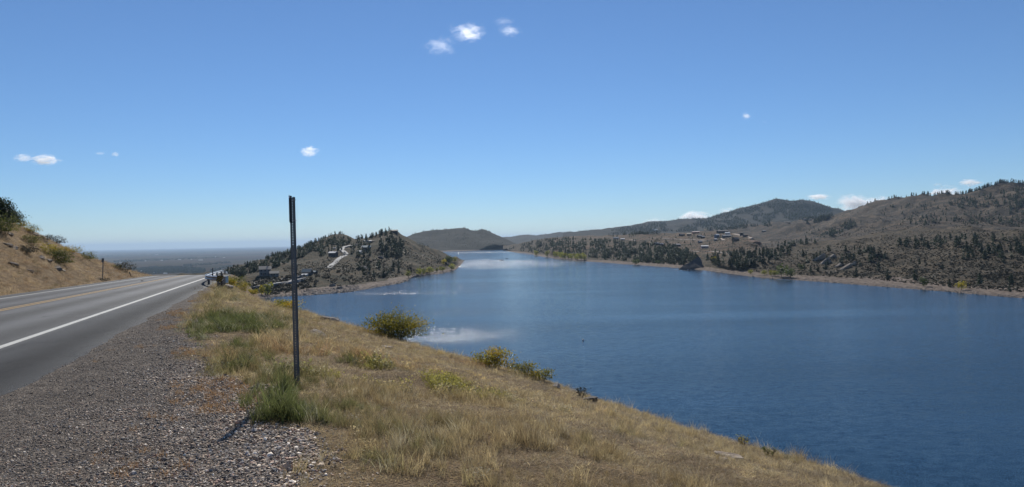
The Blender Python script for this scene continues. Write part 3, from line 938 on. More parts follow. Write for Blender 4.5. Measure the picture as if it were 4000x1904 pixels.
# pines that stand alone in the photograph on the shore hill: base pixel, height in metres
LONE = [((3458, 1014), 8, 'lone pine with a long shadow on the upper shore hill'), ((3345, 1082), 8, 'conical pine next to the pale tilted rocks by the beach'), ((3432, 1060), 9, 'pine halfway down the open shore hill'),
        ((3468, 1095), 9.5, 'tall pine close above the beach, left of the round green willow'), ((3575, 1096), 9, 'pine just left of the small round green willow'), ((3592, 1034), 6, 'small pine in the middle of the bare shore hill'),
        ((3828, 1114), 8.5, 'pine just right of the yellow shoreline bush'), ((3950, 1112), 8, 'broad dark pine above the beach near the picture edge'), ((3710, 1122), 6, 'small dark pine just left of the yellow shoreline bush'),
        ((3944, 1140), 5, 'low dark juniper right down on the beach'), ((3682, 1052), 5, 'small bare-topped pine on the open slope below the belt'), ((3920, 1028), 5, 'squat pine below the thick cluster'),
        ((3560, 1022), 4, 'very small pine left of the middle of the bare slope'), ((3490, 1042), 3.5, 'stubby pine below the lone upper pine')]
rng = np.random.default_rng(5)
cand = []
for si, (poly, n, (h0, h1), lab, grp) in enumerate(STANDS):
    for (x, y) in poly_pixels(poly, n, rng):
        if vnoise(x / 16.0, y / 8.0, 60 + si) + 0.5 * vnoise(x / 5.0, y / 3.0, 80 + si) < -0.14:
            continue
        P = hit(x, y)
        if P is None or P[2] < 0.8:
            continue
        cand.append((P, rng.uniform(h0, h1) * 0.86 * (rng.uniform(0.45, 0.8) if rng.random() < 0.35 else 1.0), si))
for (x, y), h, lab in LONE:
    P = hit(x, y)
    if P is not None:
        tree('pine_tree', PINES, P, h, lab, 'pine tree', 'lone pines on the shore hill')
def skyline(px, y0=640, y1=1010):
    lo = None
    for y in np.arange(y0, y1, 1.5):
        P = hit(px, y)
        if P is not None:
            return P
for x0, x1, n, si, h0, h1 in ((3380, 3560, 14, 11, 6, 10), (3560, 3700, 26, 11, 7, 11), (3700, 4090, 110, 12, 7, 11), (960, 1345, 90, 0, 3.5, 6), (1390, 1525, 26, 3, 5, 7.5), (2000, 2330, 70, 6, 6, 9)):
    for _ in range(n):
        P = skyline(rng.uniform(x0, x1))
        if P is not None:
            cand.append((P, rng.uniform(h0, h1), si))
cand.sort(key=lambda q: -q[1] / np.linalg.norm(q[0] - CAM))
NEAR_PINES = 285
box = {}
for P, h, si in cand[:NEAR_PINES]:
    box.setdefault(si, []).append(to_px(P))
for P, h, si in cand[:NEAR_PINES]:
    qs = np.array(box[si])
    x, y = to_px(P)
    fx, fy = (qs[:, 0] < x).mean(), (qs[:, 1] < y).mean()
    lab = STANDS[si][3]
    if len(qs) > 8:
        lab += ', ' + ('upper' if fy < 0.34 else 'lower' if fy > 0.66 else 'middle') + ' ' + ('left' if fx < 0.34 else 'right' if fx > 0.66 else 'centre')
    tree('pine_tree', PINES, P, h, lab, 'pine tree', STANDS[si][4])

def join_scatter(name, gens, items, mat, label=None, z_scale=1.0):
    """one object from many copies of small meshes: items (P, size, variant, turn)"""
    Vs, Fs, As, n = [], [], [], 0
    for P, h, k, t in items:
        V, F, v = gens[k % len(gens)]
        c, s = math.cos(t), math.sin(t)
        W = np.empty_like(V)
        W[:, 0] = (V[:, 0] * c - V[:, 1] * s) * h + P[0]
        W[:, 1] = (V[:, 0] * s + V[:, 1] * c) * h + P[1]
        W[:, 2] = V[:, 2] * h * z_scale + P[2]
        Vs.append(W)
        Fs.append(F + n)
        As.append(v)
        n += len(V)
    o = obj(name, mesh_arrays(name, np.concatenate(Vs), np.concatenate(Fs), mat, False, {'vary': ('FLOAT', np.concatenate(As))}))
    tag(o, label, kind='stuff')
    return o

join_scatter('pine_forest', PINE_FAR, [(P, h, int(rng.integers(8)), rng.random() * 6.28) for P, h, si in cand[NEAR_PINES:]], M['pine_far'], 'distant pine woods on the far hills')

# trees too far off to tell apart: mountain woods and the tree belts on the plains
FAR_BLOB = [round_crown(400 + k, 22, rx=0.5, rz=0.45, cz=0.42, size=0.42, lumps=4) for k in range(5)]
def pix_items(poly, n, h0, h1, thr=None, ns=(20, 8), seed=0):
    it = []
    for (x, y) in poly_pixels(poly, n, rng):
        if thr is not None and vnoise(x / ns[0], y / ns[1], seed) + 0.5 * vnoise(x / ns[0] * 3, y / ns[1] * 3, seed + 1) < thr:
            continue
        P = hit(x, y)
        if P is not None and P[2] > 0.8:
            it.append((P, rng.uniform(h0, h1), int(rng.integers(8)), rng.random() * 6.28))
    return it
it = pix_items([(2350, 905), (2540, 872), (2700, 856), (2860, 828), (2960, 800), (3040, 786), (3120, 788), (3200, 802), (3290, 832), (3200, 870), (3000, 890), (2700, 905), (2450, 918)], 5200, 7, 12, -0.12, (60, 25), 81)
it += pix_items([(2380, 912), (2480, 905), (2600, 906), (2560, 916), (2420, 920)], 250, 5, 8)
for x_ in rng.uniform(1600, 1935, 60):
    P = skyline(x_, 860)
    it.append((P, rng.uniform(3, 8), int(rng.integers(8)), rng.random() * 6.28))
for x_ in rng.uniform(2600, 3290, 150):
    P = skyline(x_, 740)
    it.append((P, rng.uniform(5, 10), int(rng.integers(8)), rng.random() * 6.28))
it += pix_items([(1600, 925), (1700, 905), (1900, 910), (2000, 955), (1850, 970), (1650, 965)], 260, 2.5, 5)
join_scatter('mountain_woods', PINE_FAR, it, M['pine_far'], 'distant woods on the mountain slopes')
BELTS = [([(500, 1052), (600, 1045), (700, 1042), (760, 1048), (800, 1052), (800, 1072), (700, 1066), (600, 1073), (530, 1072)], 1500, 9, 16),
         ([(700, 1036), (800, 1030), (900, 1022), (900, 1030), (800, 1038), (720, 1044)], 160, 9, 14),
         ([(440, 1020), (600, 1012), (760, 1008), (860, 1004), (860, 1009), (700, 1016), (560, 1022), (450, 1028)], 420, 10, 16),
         ([(370, 992), (560, 990), (760, 985), (1000, 978), (1050, 982), (800, 992), (600, 998), (420, 1002)], 420, 12, 20),
         ([(370, 986), (700, 980), (1100, 972), (1100, 976), (700, 984), (370, 990)], 300, 14, 24),
         ([(830, 1052), (900, 1040), (960, 1045), (940, 1062), (860, 1074), (800, 1074)], 260, 9, 15)]
it = []
for poly, n, h0, h1 in BELTS:
    for (x, y) in poly_pixels(poly, n, rng):
        P = at_z(x, y, PZ)
        it.append((P, rng.uniform(h0, h1), int(rng.integers(5)), rng.random() * 6.28))
M['plains_tree'] = leaf_mat('plains_tree_leaf', [(0.026, 0.036, 0.018), (0.045, 0.058, 0.026), (0.085, 0.085, 0.035)], 0.2)
join_scatter('plains_woods', FAR_BLOB, it, M['plains_tree'], 'tree belts on the distant plains')

# scrub on the hillsides
SCRUB = [round_crown(500 + k, 12, rx=0.62, rz=0.4, cz=0.3, size=0.6, lumps=3) for k in range(6)]
it = pix_items([(1000, 1105), (1200, 1060), (1400, 1010), (1550, 930), (1700, 990), (1790, 1030), (1700, 1062), (1560, 1085), (1400, 1110), (1200, 1142), (1040, 1155)], 4200, 0.7, 2.0, -0.12, (25, 12), 90)
it += pix_items([(1100, 1050), (1300, 1000), (1340, 1000), (1300, 1060), (1150, 1085)], 500, 0.7, 1.6)
it += pix_items([(960, 1100), (1060, 1085), (1160, 1085), (1240, 1120), (1060, 1150), (980, 1140)], 420, 1.2, 3.0)
it += pix_items([(2760, 1040), (3000, 1000), (3300, 945), (3560, 902), (4100, 895), (4100, 1150), (3700, 1120), (3300, 1085), (2950, 1065)], 9000, 0.6, 1.7, -0.25, (30, 12), 93)
it += pix_items([(2000, 980), (2400, 960), (2720, 1010), (2700, 1040), (2300, 1012)], 1200, 0.8, 1.8)
it += pix_items([(2900, 960), (3300, 880), (3700, 800), (4100, 740), (4100, 890), (3600, 890), (3300, 930), (3000, 970)], 2600, 0.9, 2.4, -0.05, (50, 14), 95)
it += pix_items([(2400, 940), (2700, 915), (2920, 930), (2960, 985), (2760, 990), (2560, 960)], 900, 0.7, 1.6)
join_scatter('hillside_scrub', SCRUB, it, M['scrub'], 'low brown scrub on the hillsides', 0.8)

# rubble along the waterline
def ico(sub):
    bm = bmesh.new()
    bmesh.ops.create_icosphere(bm, subdivisions=sub, radius=1.0)
    V = np.array([v.co[:] for v in bm.verts])
    F = np.array([[v.index for v in f.verts] for f in bm.faces])
    bm.free()
    return V, F
ICO1, ICO2 = ico(1), ico(2)

def rock_shape(seed, base=ICO1, flat=0.6, cuts=5):
    rng = np.random.default_rng(seed)
    V, F = base[0].copy(), base[1]
    V += 0.18 * rng.normal(size=V.shape) * (1 if len(V) < 20 else 0.35)
    for _ in range(cuts):
        n = rng.normal(size=3)
        n /= np.linalg.norm(n)
        d = 0.45 + 0.35 * rng.random()
        e = V @ n - d
        V -= np.clip(e, 0, None)[:, None] * n
    V *= np.array([1.0, 0.55 + 0.4 * rng.random(), flat * (0.7 + 0.5 * rng.random())])
    return V, F

def rock_mat(name, c0, c1, c2):
    mt, nt, b = new_mat(name)
    oc = N(nt, 'ShaderNodeTexCoord').outputs['Object']
    f = noise_node(nt, oc, 2.2, 8, 0.65)
    g = noise_node(nt, oc, 14.0, 5, 0.7)
    c = ramp(nt, f, [(0.32, c0), (0.5, c1), (0.68, c2)])
    c = mix(nt, 1.0, c, ramp(nt, g, [(0.3, 0.7), (0.7, 1.25)]), 'MULTIPLY')
    nt.links.new(c, b.inputs['Base Color'])
    b.inputs['Roughness'].default_value = 0.9
    bump(nt, b, math_node(nt, 'ADD', f, math_node(nt, 'MULTIPLY', g, 0.4)), 0.8, 0.08)
    return mt
M['sandstone'] = rock_mat('tan_sandstone', (0.16, 0.12, 0.09), (0.30, 0.24, 0.18), (0.42, 0.36, 0.29))
M['grey_rock'] = rock_mat('grey_sandstone', (0.11, 0.09, 0.075), (0.21, 0.175, 0.145), (0.33, 0.29, 0.25))
M['dark_rock'] = rock_mat('dark_rock', (0.05, 0.042, 0.036), (0.09, 0.076, 0.065), (0.15, 0.125, 0.105))
M['bank_rock'] = rock_mat('brown_bank_rock', (0.09, 0.068, 0.052), (0.16, 0.125, 0.095), (0.25, 0.20, 0.155))
M['red_rock'] = rock_mat('red_bluff_rock', (0.10, 0.055, 0.035), (0.17, 0.09, 0.055), (0.24, 0.14, 0.09))
RUB = []
for k in range(8):
    V, F = rock_shape(600 + k, ICO1, 0.55, 3)
    RUB.append((V, F, np.zeros(len(V))))
it = []
def along(row, n, dy0, dy1, s0, s1):
    xs = [q[0] for q in row]
    for _ in range(n):
        x = rng.uniform(max(xs[0], 960), min(xs[-1], 4080))
        y = np.interp(x, xs, [q[1] for q in row]) + rng.uniform(dy0, dy1)
        P = hit(x, y)
        if P is not None and -0.5 < P[2] < 7:
            s = rng.uniform(s0, s1) * (1.7 if rng.random() < 0.08 else 1)
            it.append((P, s, int(rng.integers(8)), rng.random() * 6.28))
along(A_shore, 1100, -9, 0.5, 0.3, 0.9)
along([q for q in A_shore if 1150 < q[0] < 1420], 500, -22, 0, 0.4, 1.2)
along(F_shore, 2200, -9, 0.5, 0.2, 0.65)
join_scatter('shore_rubble', RUB, it, M['grey_rock'], 'broken rock rubble along the waterline')

# ------------------------------------------------------------------ broadleaf trees along the shores
def broad(pixels, kind, h0, h1, label, group, name='cottonwood_tree'):
    for q in pixels:
        P = hit(*q[:2])
        if P is not None:
            tree(name, BROAD[kind], P, (q[2] if len(q) > 2 else rng.uniform(h0, h1)) * 1.25, q[3] if len(q) > 3 else label, 'tree', group)
broad([(1596, 1086, 7.0), (1637, 1076, 7.5), (1653, 1073, 6.5), (1680, 1069, 7.5), (1706, 1065, 5.5), (1728, 1062, 6.5), (1764, 1057, 8.5)], 'yellow', 6, 8, 'yellow-green tree in the row on the rocky shore of the cove ridge', 'trees along the cove ridge shore')
broad([(1735, 1034, 7, 'bright yellow tree in front of the dark trees near the ridge tip')], 'bright', 6, 7, None, None)
broad([(1752, 1034, 11), (1762, 1032, 10), (1745, 1028, 9)], 'green', 9, 11, 'dark green tree in the clump near the tip of the cove ridge', 'dark trees near the ridge tip')
broad([(1776, 1027, 8, 'pale green tree at the very tip of the cove ridge')], 'yellow', 7, 8, None, None)
broad([(1022, 1152, 7, 'bright yellow tree at the head of the cove')], 'bright', 6, 7, None, None)
broad([(1046, 1154, 9, 'round yellow-green tree at the head of the cove')], 'yellow', 6, 7, None, None)
broad([(2095, 1000, 12, 'green tree standing alone on the shore of the wooded point')], 'yellow', 9, 10, None, None)
broad([(2138, 1005, 13, 'large round yellow-green tree at the start of the shoreline row')], 'yellow', 9, 10, None, None)
broad([(2165, 1004), (2176, 1006), (2190, 1008), (2196, 1012), (2208, 1013), (2222, 1014), (2232, 1015), (2248, 1014), (2256, 1017), (2270, 1017), (2283, 1018)], 'yellow', 9, 12.5, 'yellow-green tree in the long row on the sandy shore of the wooded point', 'row of yellow-green trees on the sandy shore')
broad([(2484, 1036, 8, 'broad grey-green willow on the shore of the wooded point')], 'green', 8, 9, None, None, 'willow_tree')
broad([(2569, 1033, 5.5, 'small round green tree above the shore beside the wooded point')], 'green', 5, 6, None, None, 'willow_tree')
broad([(2787, 1022, 6, 'bright yellow tree above the dark pines near the cliff')], 'bright', 5, 6, None, None)
broad([(2932, 1072, 4.5, 'small yellow-green sapling on the beach left of the willow clump')], 'yellow', 4, 5, None, None)
broad([(2985, 1076), (3012, 1078), (3028, 1079)], 'yellow', 4.5, 5.5, 'low yellow-green bush on the beach left of the big green willow', 'low yellow-green beach bushes')
broad([(3052, 1082, 9.5, 'large green willow on the beach')], 'green', 8, 9, None, None, 'willow_tree')
broad([(3088, 1087, 8, 'slim green tree standing forward on the sandy beach')], 'green', 8, 9, None, None, 'willow_tree')
broad([(3128, 1058, 6, 'pale green tree up the slope behind the beach willows')], 'green', 8, 9, None, None, 'willow_tree')
broad([(3606, 1120, 6, 'small round green willow at the top of the beach')], 'green', 5, 6, None, None, 'willow_tree')
broad([(3757, 1134, 5.5, 'round bright yellow bush at the top of the beach')], 'bright', 5, 6, None, None)

# ------------------------------------------------------------------ rock outcrops on the far shore
def rock(name, P, size, label, mat, cat='rock', seed=0, rot=None, flat=0.6, sub=ICO2, group=None, sink=0.25, tilt=(0, 0)):
    V, F = rock_shape(seed, sub, flat, 9)
    o = obj(name, mesh_arrays(name, V, F, mat, False), loc=(P[0], P[1], P[2] + size * flat * (0.5 - sink)), rot=(tilt[0], tilt[1], rng.random() * 6.28 if rot is None else rot), scale=size)
    tag(o, label, cat, group)
    return o
P = hit(2945, 948)
rock('bluff', P + np.array([0, 6, -4]), 15, 'reddish rock bluff at the end of the plateau', M['red_rock'], 'bluff', 14, 0.2, 0.5)
for k, (x, y, s, lab) in enumerate([(1300, 1118, 5, 'grey boulder pile top above the cove shore'), (1330, 1128, 4, 'pale boulder low on the cove shore bank'), (1655, 1000, 4.5, 'long pale rock ledge on the bare flank of the cove ridge'),
                                    (1625, 992, 3.5, 'short pale rock ledge higher on the bare flank of the cove ridge'), (1640, 1028, 2.5, 'single pale boulder below the ledges on the ridge flank'), (1420, 1050, 6, 'dark rock outcrop among the pines above the cove shore'), (1485, 1010, 5, 'dark rock outcrop at the foot of the grove')]):
    P = hit(x, y)
    rock('boulder', P, s, lab, M['grey_rock'] if k < 5 else M['dark_rock'], 'boulder', 50 + k, None, 0.45)

# ------------------------------------------------------------------ hill roads
M['far_road'] = plain('far_road_surface', (0.13, 0.128, 0.13), 0.75, var=0.1, scale=0.05)
M['dirt_road'] = plain('pale_dirt_track', (0.34, 0.27, 0.21), 0.9, var=0.12, scale=0.05)

def drape_road(name, pix, width, mat, label, lift=0.5):
    pts = []
    for (x0, y0), (x1, y1) in zip(pix[:-1], pix[1:]):
        for t in np.linspace(0, 1, 9, endpoint=False):
            P = hit(x0 + (x1 - x0) * t, y0 + (y1 - y0) * t)
            if P is not None:
                pts.append(P[:2])
    pts = np.array(pts)
    for _ in range(4):
        pts[1:-1] = (pts[:-2] + 2 * pts[1:-1] + pts[2:]) / 4
    V = []
    for i, p_ in enumerate(pts):
        d = pts[min(i + 1, len(pts) - 1)] - pts[max(i - 1, 0)]
        d = d / (np.linalg.norm(d) + 1e-9)
        n = np.array([-d[1], d[0]]) * width / 2
        zc = [drop(*(p_ + n * k)) or 0 for k in (-1.0, 0, 1.0)]
        z = max(zc) + lift * 0.4
        V += [(p_[0] - n[0], p_[1] - n[1], z), (p_[0] + n[0], p_[1] + n[1], z), (p_[0] - n[0] * 1.3, p_[1] - n[1] * 1.3, z - 2.5), (p_[0] + n[0] * 1.3, p_[1] + n[1] * 1.3, z - 2.5)]
    F = []
    for i in range(len(pts) - 1):
        a, b_ = i * 4, i * 4 + 4
        F += [(a, a + 1, b_ + 1, b_), (a + 2, a, b_, b_ + 2), (a + 1, a + 3, b_ + 3, b_ + 1)]
    o = obj(name, mesh_arrays(name, V, np.array(F), mat, False))
    tag(o, label, kind='structure')
    return o
drape_road('road_cove_hill', [(1281, 1049), (1300, 1034), (1325, 1013), (1344, 1000), (1353, 993), (1347, 986), (1335, 977), (1338, 970), (1350, 965), (1372, 960), (1394, 956)], 6.0, M['far_road'], 'grey road winding up the cove ridge')
drape_road('road_hilltop', [(1421, 941), (1440, 943), (1460, 946)], 6, M['far_road'], 'pale road near the hilltop')
drape_road('road_cove', [(960, 1128), (1000, 1122), (1060, 1112), (1120, 1105), (1150, 1098), (1172, 1092), (1182, 1087), (1172, 1085), (1158, 1087)], 7.0, M['far_road'], 'pale road curving round the head of the cove')
drape_road('track_plateau', [(2590, 933), (2640, 935), (2700, 937), (2740, 939), (2780, 941)], 6, M['dirt_road'], 'pale track crossing the plateau')
drape_road('track_shore', [(2700, 982), (2740, 984), (2780, 983), (2820, 988), (2870, 991)], 6, M['dirt_road'], 'pale dirt track below the plateau')
drape_road('track_bluff', [(2865, 914), (2890, 919), (2920, 926), (2935, 930), (2925, 934)], 6, M['dirt_road'], 'pale track by the bluff')
drape_road('track_white', [(2815, 932), (2823, 937), (2830, 941)], 5, M['dirt_road'], 'short pale driveway on the plateau')
drape_road('track_west', [(2465, 938), (2475, 940), (2485, 943)], 8, M['dirt_road'], 'pale turning place at the plateau edge')

# slab shapes shared by cliffs, ledges and stones
def slab_shape(seed, cuts=2, jag=0.10, rough=0.06, nsub=3):
    rng_ = np.random.default_rng(seed)
    bm = bmesh.new()
    bmesh.ops.create_cube(bm, size=2.0)
    bmesh.ops.subdivide_edges(bm, edges=bm.edges[:], cuts=nsub, use_grid_fill=True)
    V = np.array([v.co[:] for v in bm.verts])
    F = np.array([[v.index for v in f.verts] for f in bm.faces])
    bm.free()
    sh = rng_.normal(size=(8, 3)) * jag * 2
    for i in range(3):
        for j in range(3):
            V[:, i] += 0.35 * jag * np.sin(V[:, (i + 1) % 3] * (1.7 + j) + rng_.random() * 6) * rng_.normal()
    for _ in range(cuts + 8):
        n = rng_.normal(size=3)
        n /= np.linalg.norm(n)
        d = 0.82 + 0.35 * rng_.random()
        e = V @ n - d
        V -= np.clip(e, 0, None)[:, None] * n
    V += rough * rng_.normal(size=V.shape)
    return V, F

def slab(name, P, dims, label, mat, cat='rock', seed=0, rot=(0, 0, 0), group=None, sink=0.35):
    V, F = slab_shape(seed)
    V = V * np.array(dims) / 2
    o = obj(name, mesh_arrays(name, V, F, mat, False), loc=(P[0], P[1], P[2] + dims[2] * (0.5 - sink)), rot=rot)
    return tag(o, label, cat, group)

# ------------------------------------------------------------------ houses
def hmat(name, c, rough=0.8, var=0.08):
    if name not in M:
        M[name] = plain(name, c, rough, var=var, scale=0.6)
    return M[name]
WALLS = {'grey': (0.17, 0.165, 0.16), 'tan': (0.30, 0.24, 0.18), 'brown': (0.11, 0.075, 0.052), 'white': (0.45, 0.44, 0.42), 'dark': (0.055, 0.05, 0.048), 'red': (0.25, 0.10, 0.075), 'blue': (0.16, 0.20, 0.26), 'pink': (0.38, 0.27, 0.25)}
ROOFS = {'tan': (0.26, 0.22, 0.175), 'grey': (0.20, 0.20, 0.205), 'dark': (0.06, 0.058, 0.058), 'white': (0.56, 0.55, 0.54), 'orange': (0.70, 0.50, 0.34), 'pink': (0.48, 0.34, 0.31), 'teal': (0.16, 0.22, 0.24), 'brown': (0.12, 0.085, 0.065)}
M['glass'] = plain('window_glass', (0.03, 0.035, 0.045), 0.15, var=0.1)

def house(px, py, L, W, H, rise, yaw, wall, roof, label, name='house', cat='house', win=3, chimney=False, group=None, P=None, rough=0.7):
    P = hit(px, py) if P is None else P
    if P is None:
        return None
    e = obj(name, None, loc=(P[0], P[1], P[2]), rot=(0, 0, yaw))
    tag(e, label, cat, group)
    mb = MB()
    mb.box(-L / 2, L / 2, -W / 2, W / 2, -2.5, H)
    if rise > 0.5:
        mb.add([(-L / 2, -W / 2, H), (-L / 2, W / 2, H), (-L / 2, 0, H + rise), (L / 2, -W / 2, H), (L / 2, W / 2, H), (L / 2, 0, H + rise)], [(0, 2, 1), (3, 4, 5)])
    mb.build('wall', hmat('wall_' + wall, WALLS[wall]), e)
    o_, t = 0.5, 0.25
    r = MB()
    k = rise / (W / 2)
    for s in (-1, 1):
        y0, z0 = s * (W / 2 + o_), H - o_ * k
        r.hexa([(-L / 2 - o_, y0, z0 + 0.02), (L / 2 + o_, y0, z0 + 0.02), (L / 2 + o_, 0, H + rise + 0.02), (-L / 2 - o_, 0, H + rise + 0.02),
                (-L / 2 - o_, y0, z0 + t), (L / 2 + o_, y0, z0 + t), (L / 2 + o_, 0, H + rise + t), (-L / 2 - o_, 0, H + rise + t)])
    ro = r.build('roof', hmat('roof_' + roof, ROOFS[roof], rough), e)
    if chimney:
        MB().box(L * 0.2, L * 0.2 + 0.9, 0.3, 1.2, H, H + rise + 1.2).build('chimney', hmat('wall_brown', WALLS['brown']), ro)
    nst = 2 if H > 4.5 else 1
    for st in range(nst):
        for i in range(win):
            x = -L / 2 + L * (i + 0.5) / win
            z = 0.9 + st * 2.8
            MB().box(x - 0.65, x + 0.65, -W / 2 - 0.06, -W / 2 + 0.05, z, z + 1.3).build('window', M['glass'], e)
    if win > 1:
        x = -L / 2 + L * 1.02 / win
        MB().box(x - 0.5, x + 0.5, -W / 2 - 0.08, -W / 2 + 0.05, 0.0, 2.05).build('door', hmat('wall_brown', WALLS['brown']), e)
    return e
house(1036, 1076, 10, 8, 5.6, 2.6, 0.35, 'grey', 'tan', 'large two-storey grey house with tan gable roof above the cove', chimney=True)
house(1072, 1080, 7.5, 6, 2.8, 1.8, 0.3, 'grey', 'tan', 'small low grey annex beside the large two-storey house above the cove', cat='house')
house(1302, 1003, 9.5, 8, 4.8, 1.6, -0.3, 'dark', 'white', 'dark house with bright white roof beside the winding hill road', chimney=True)
house(1200, 1073, 8.5, 6, 2.6, 2.6, -0.1, 'dark', 'orange', 'dark roadside building with a sunlit pale orange roof', 'shop', 'building')
house(1192, 1080, 5, 4, 1.6, 0.6, -0.2, 'white', 'white', 'low white shed in front of the orange-roofed building', 'shed', 'shed', win=1)
house(1226, 1070, 5, 4, 1.8, 0.9, -0.3, 'dark', 'teal', 'small shed with blue-grey roof right of the orange-roofed building', 'shed', 'shed', win=1)
house(1431, 976, 11, 8, 3.2, 2.2, 0.1, 'dark', 'teal', 'dark low house half hidden among pines beside the hill road', win=4)
house(1410, 988, 5, 4, 1.8, 0.9, 0.4, 'white', 'white', 'small white-roofed outbuilding among the pines below the dark low house', 'shed', 'shed', win=1)
house(1306, 975, 4, 3, 1.6, 0.8, 0.2, 'tan', 'grey', 'tiny cabin in the trees above the white-roofed house', 'cabin', 'cabin', win=1)
house(1540, 909, 11, 7, 2.6, 1.6, 0.1, 'dark', 'dark', 'dark house on the very top of the cove ridge', win=4)
# plateau and beyond
for a in [(2406, 934, 13, 7, 3, 1.8, 0.1, 'white', 'grey', 'long white house at the back left end of the plateau'), (2432, 938, 9, 6, 2.4, 1.2, 0.0, 'white', 'white', 'low white building just below the long white house'),
          (2564, 958, 8, 6, 3.2, 1.8, 0.5, 'dark', 'grey', 'dark house with pale slanting roof among the upper pines, left one of the pair'), (2582, 961, 8, 6, 3.2, 1.8, 0.5, 'dark', 'grey', 'dark house with pale slanting roof among the upper pines, right one of the pair'),
          (2644, 963, 12, 7, 3, 1.6, 0.2, 'dark', 'grey', 'dark broad house at the upper edge of the pine wood'), (2718, 912, 15, 8, 2.8, 1.4, -0.1, 'red', 'pink', 'reddish house with pale pink roof on the plateau skyline'),
          (2664, 922, 11, 7, 3, 1.8, 0.3, 'dark', 'dark', 'dark house among trees on the plateau left of the pink-roofed one'), (2692, 920, 9, 7, 2.8, 1.6, -0.3, 'brown', 'tan', 'brown house just below the pink-roofed one'),
          (2733, 928, 9, 7, 3, 1.8, 0.4, 'dark', 'grey', 'grey-roofed house among trees at the middle of the plateau'), (2745, 931, 7, 6, 2.6, 1.6, 0.4, 'dark', 'grey', 'small grey-roofed house just right of the mid plateau house'),
          (2822, 911, 22, 10, 4.0, 1.8, 0.05, 'dark', 'dark', 'very large dark house on the plateau skyline'), (2842, 917, 9, 7, 3, 2.0, -0.4, 'white', 'white', 'white house just below the very large dark one'),
          (2838, 928, 16, 8, 3.2, 1.8, 0.0, 'grey', 'grey', 'long grey house on the upper plateau slope'), (2800, 928, 8, 6, 4.6, 1.6, 0.5, 'blue', 'white', 'narrow blue-grey house with white gable'),
          (2795, 940, 5, 5, 2.2, 1.2, 0.1, 'grey', 'white', 'small pale shed below the blue-grey house'), (2873, 942, 10, 8, 3.4, 3.0, 0.6, 'brown', 'dark', 'brown house with steep dark gable near the bluff'),
          (2897, 922, 5, 5, 5.4, 0.6, 0.1, 'dark', 'dark', 'dark tower-like house above the bluff track'), (2911, 925, 7, 6, 2.8, 1.4, 0.2, 'brown', 'brown', 'low brown house beside the tower-like one'),
          (2752, 970, 11, 8, 3.2, 1.0, -0.05, 'pink', 'white', 'pinkish house with flat white roof standing alone below the plateau'), (2735, 950, 6, 5, 2.6, 1.4, 0.3, 'grey', 'grey', 'small grey house among bushes on the plateau slope'),
          (2984, 906, 13, 8, 3, 1.6, 0.2, 'dark', 'grey', 'dark house alone on the valley slope beyond the bluff'), (3073, 873, 24, 9, 3.5, 1.6, 0.1, 'brown', 'tan', 'long brown house high on the far valley slope'),
          (3145, 861, 10, 9, 7, 1.0, 0.1, 'tan', 'tan', 'tall pale house on the crest of the far valley slope'), (3166, 860, 9, 7, 3, 1.2, 0.1, 'tan', 'tan', 'lower pale house right of the tall one on the far crest'),
          (2562, 900, 16, 10, 4, 2, 0.2, 'white', 'white', 'white house in the woods low on the mountain'), (2552, 898, 12, 9, 4, 2, 0.2, 'white', 'grey', 'pale house just left of the white one on the mountain')]:
    house(*a)
# farm buildings on the plains
for x, y, L, lab in [(414, 993, 45, 'white barn alone far out on the plains beside the cut bank'), (612, 996, 110, 'long white shed far out on the plains'), (632, 1019, 45, 'white barn near the middle tree belt of the plains'),
                     (702, 1016, 50, 'white barn right of the middle tree belt'), (748, 1015, 34, 'small white barn on the plains above the road crest'), (784, 1018, 85, 'long white roofed shed on the plains above the guardrail'),
                     (875, 1008, 50, 'white shed on the plains left of the cove ridge'), (842, 1006, 30, 'small white barn left of the shed near the cove ridge'), (568, 1021, 30, 'small white farmhouse at the end of the middle tree belt'),
                     (495, 1023, 40, 'white farm building nearest the cut bank'), (472, 1027, 40, 'pale farm building just over the cut bank shoulder'), (605, 1070, 26, 'white house just above the road crest'), (564, 1070, 24, 'white house with round gable left of the road crest'),
                     (646, 1071, 36, 'pale low roofed house just over the road crest'), (556, 1062, 30, 'pale house at the near edge of the green tree belt')]:
    house(x, y, L * 0.55, 16, 5, 2.5, rng.uniform(-0.2, 0.2), 'white', 'white', lab, 'barn', 'barn', win=2, P=at_z(x, y, PZ))

# ------------------------------------------------------------------ vehicles and boats far off
M['car_pale'] = plain('pale_car_paint', (0.55, 0.55, 0.56), 0.3, var=0.02)
M['car_dark'] = plain('dark_car_paint', (0.05, 0.05, 0.06), 0.3, var=0.02)
M['tyre'] = plain('tyre_rubber', (0.02, 0.02, 0.02), 0.9)
def car(px, py, yaw, mat, label):
    P = hit(px, py)
    if P is None:
        return
    e = tag(obj('car', None, loc=(P[0], P[1], P[2] + 0.9), rot=(0, 0, yaw)), label, 'car')
    MB().hexa([(-2.2, -0.9, 0.3), (2.2, -0.9, 0.3), (2.2, 0.9, 0.3), (-2.2, 0.9, 0.3), (-2.2, -0.85, 0.85), (2.1, -0.85, 0.8), (2.1, 0.85, 0.8), (-2.2, 0.85, 0.85)]).build('body', mat, e)
    MB().hexa([(-1.7, -0.82, 0.85), (1.0, -0.82, 0.83), (1.0, 0.82, 0.83), (-1.7, 0.82, 0.85), (-1.2, -0.7, 1.45), (0.4, -0.7, 1.45), (0.4, 0.7, 1.45), (-1.2, 0.7, 1.45)]).build('cabin', M['glass'], e)
    for sx in (-1.35, 1.35):
        for sy in (-0.85, 0.85):
            MB().tube([(sx, sy - 0.1, 0.33), (sx, sy + 0.1, 0.33)], 0.33, 10).build('wheel', M['tyre'], e)
car(1347, 992, 1.0, M['car_pale'], 'pale car on the bend of the winding hill road')
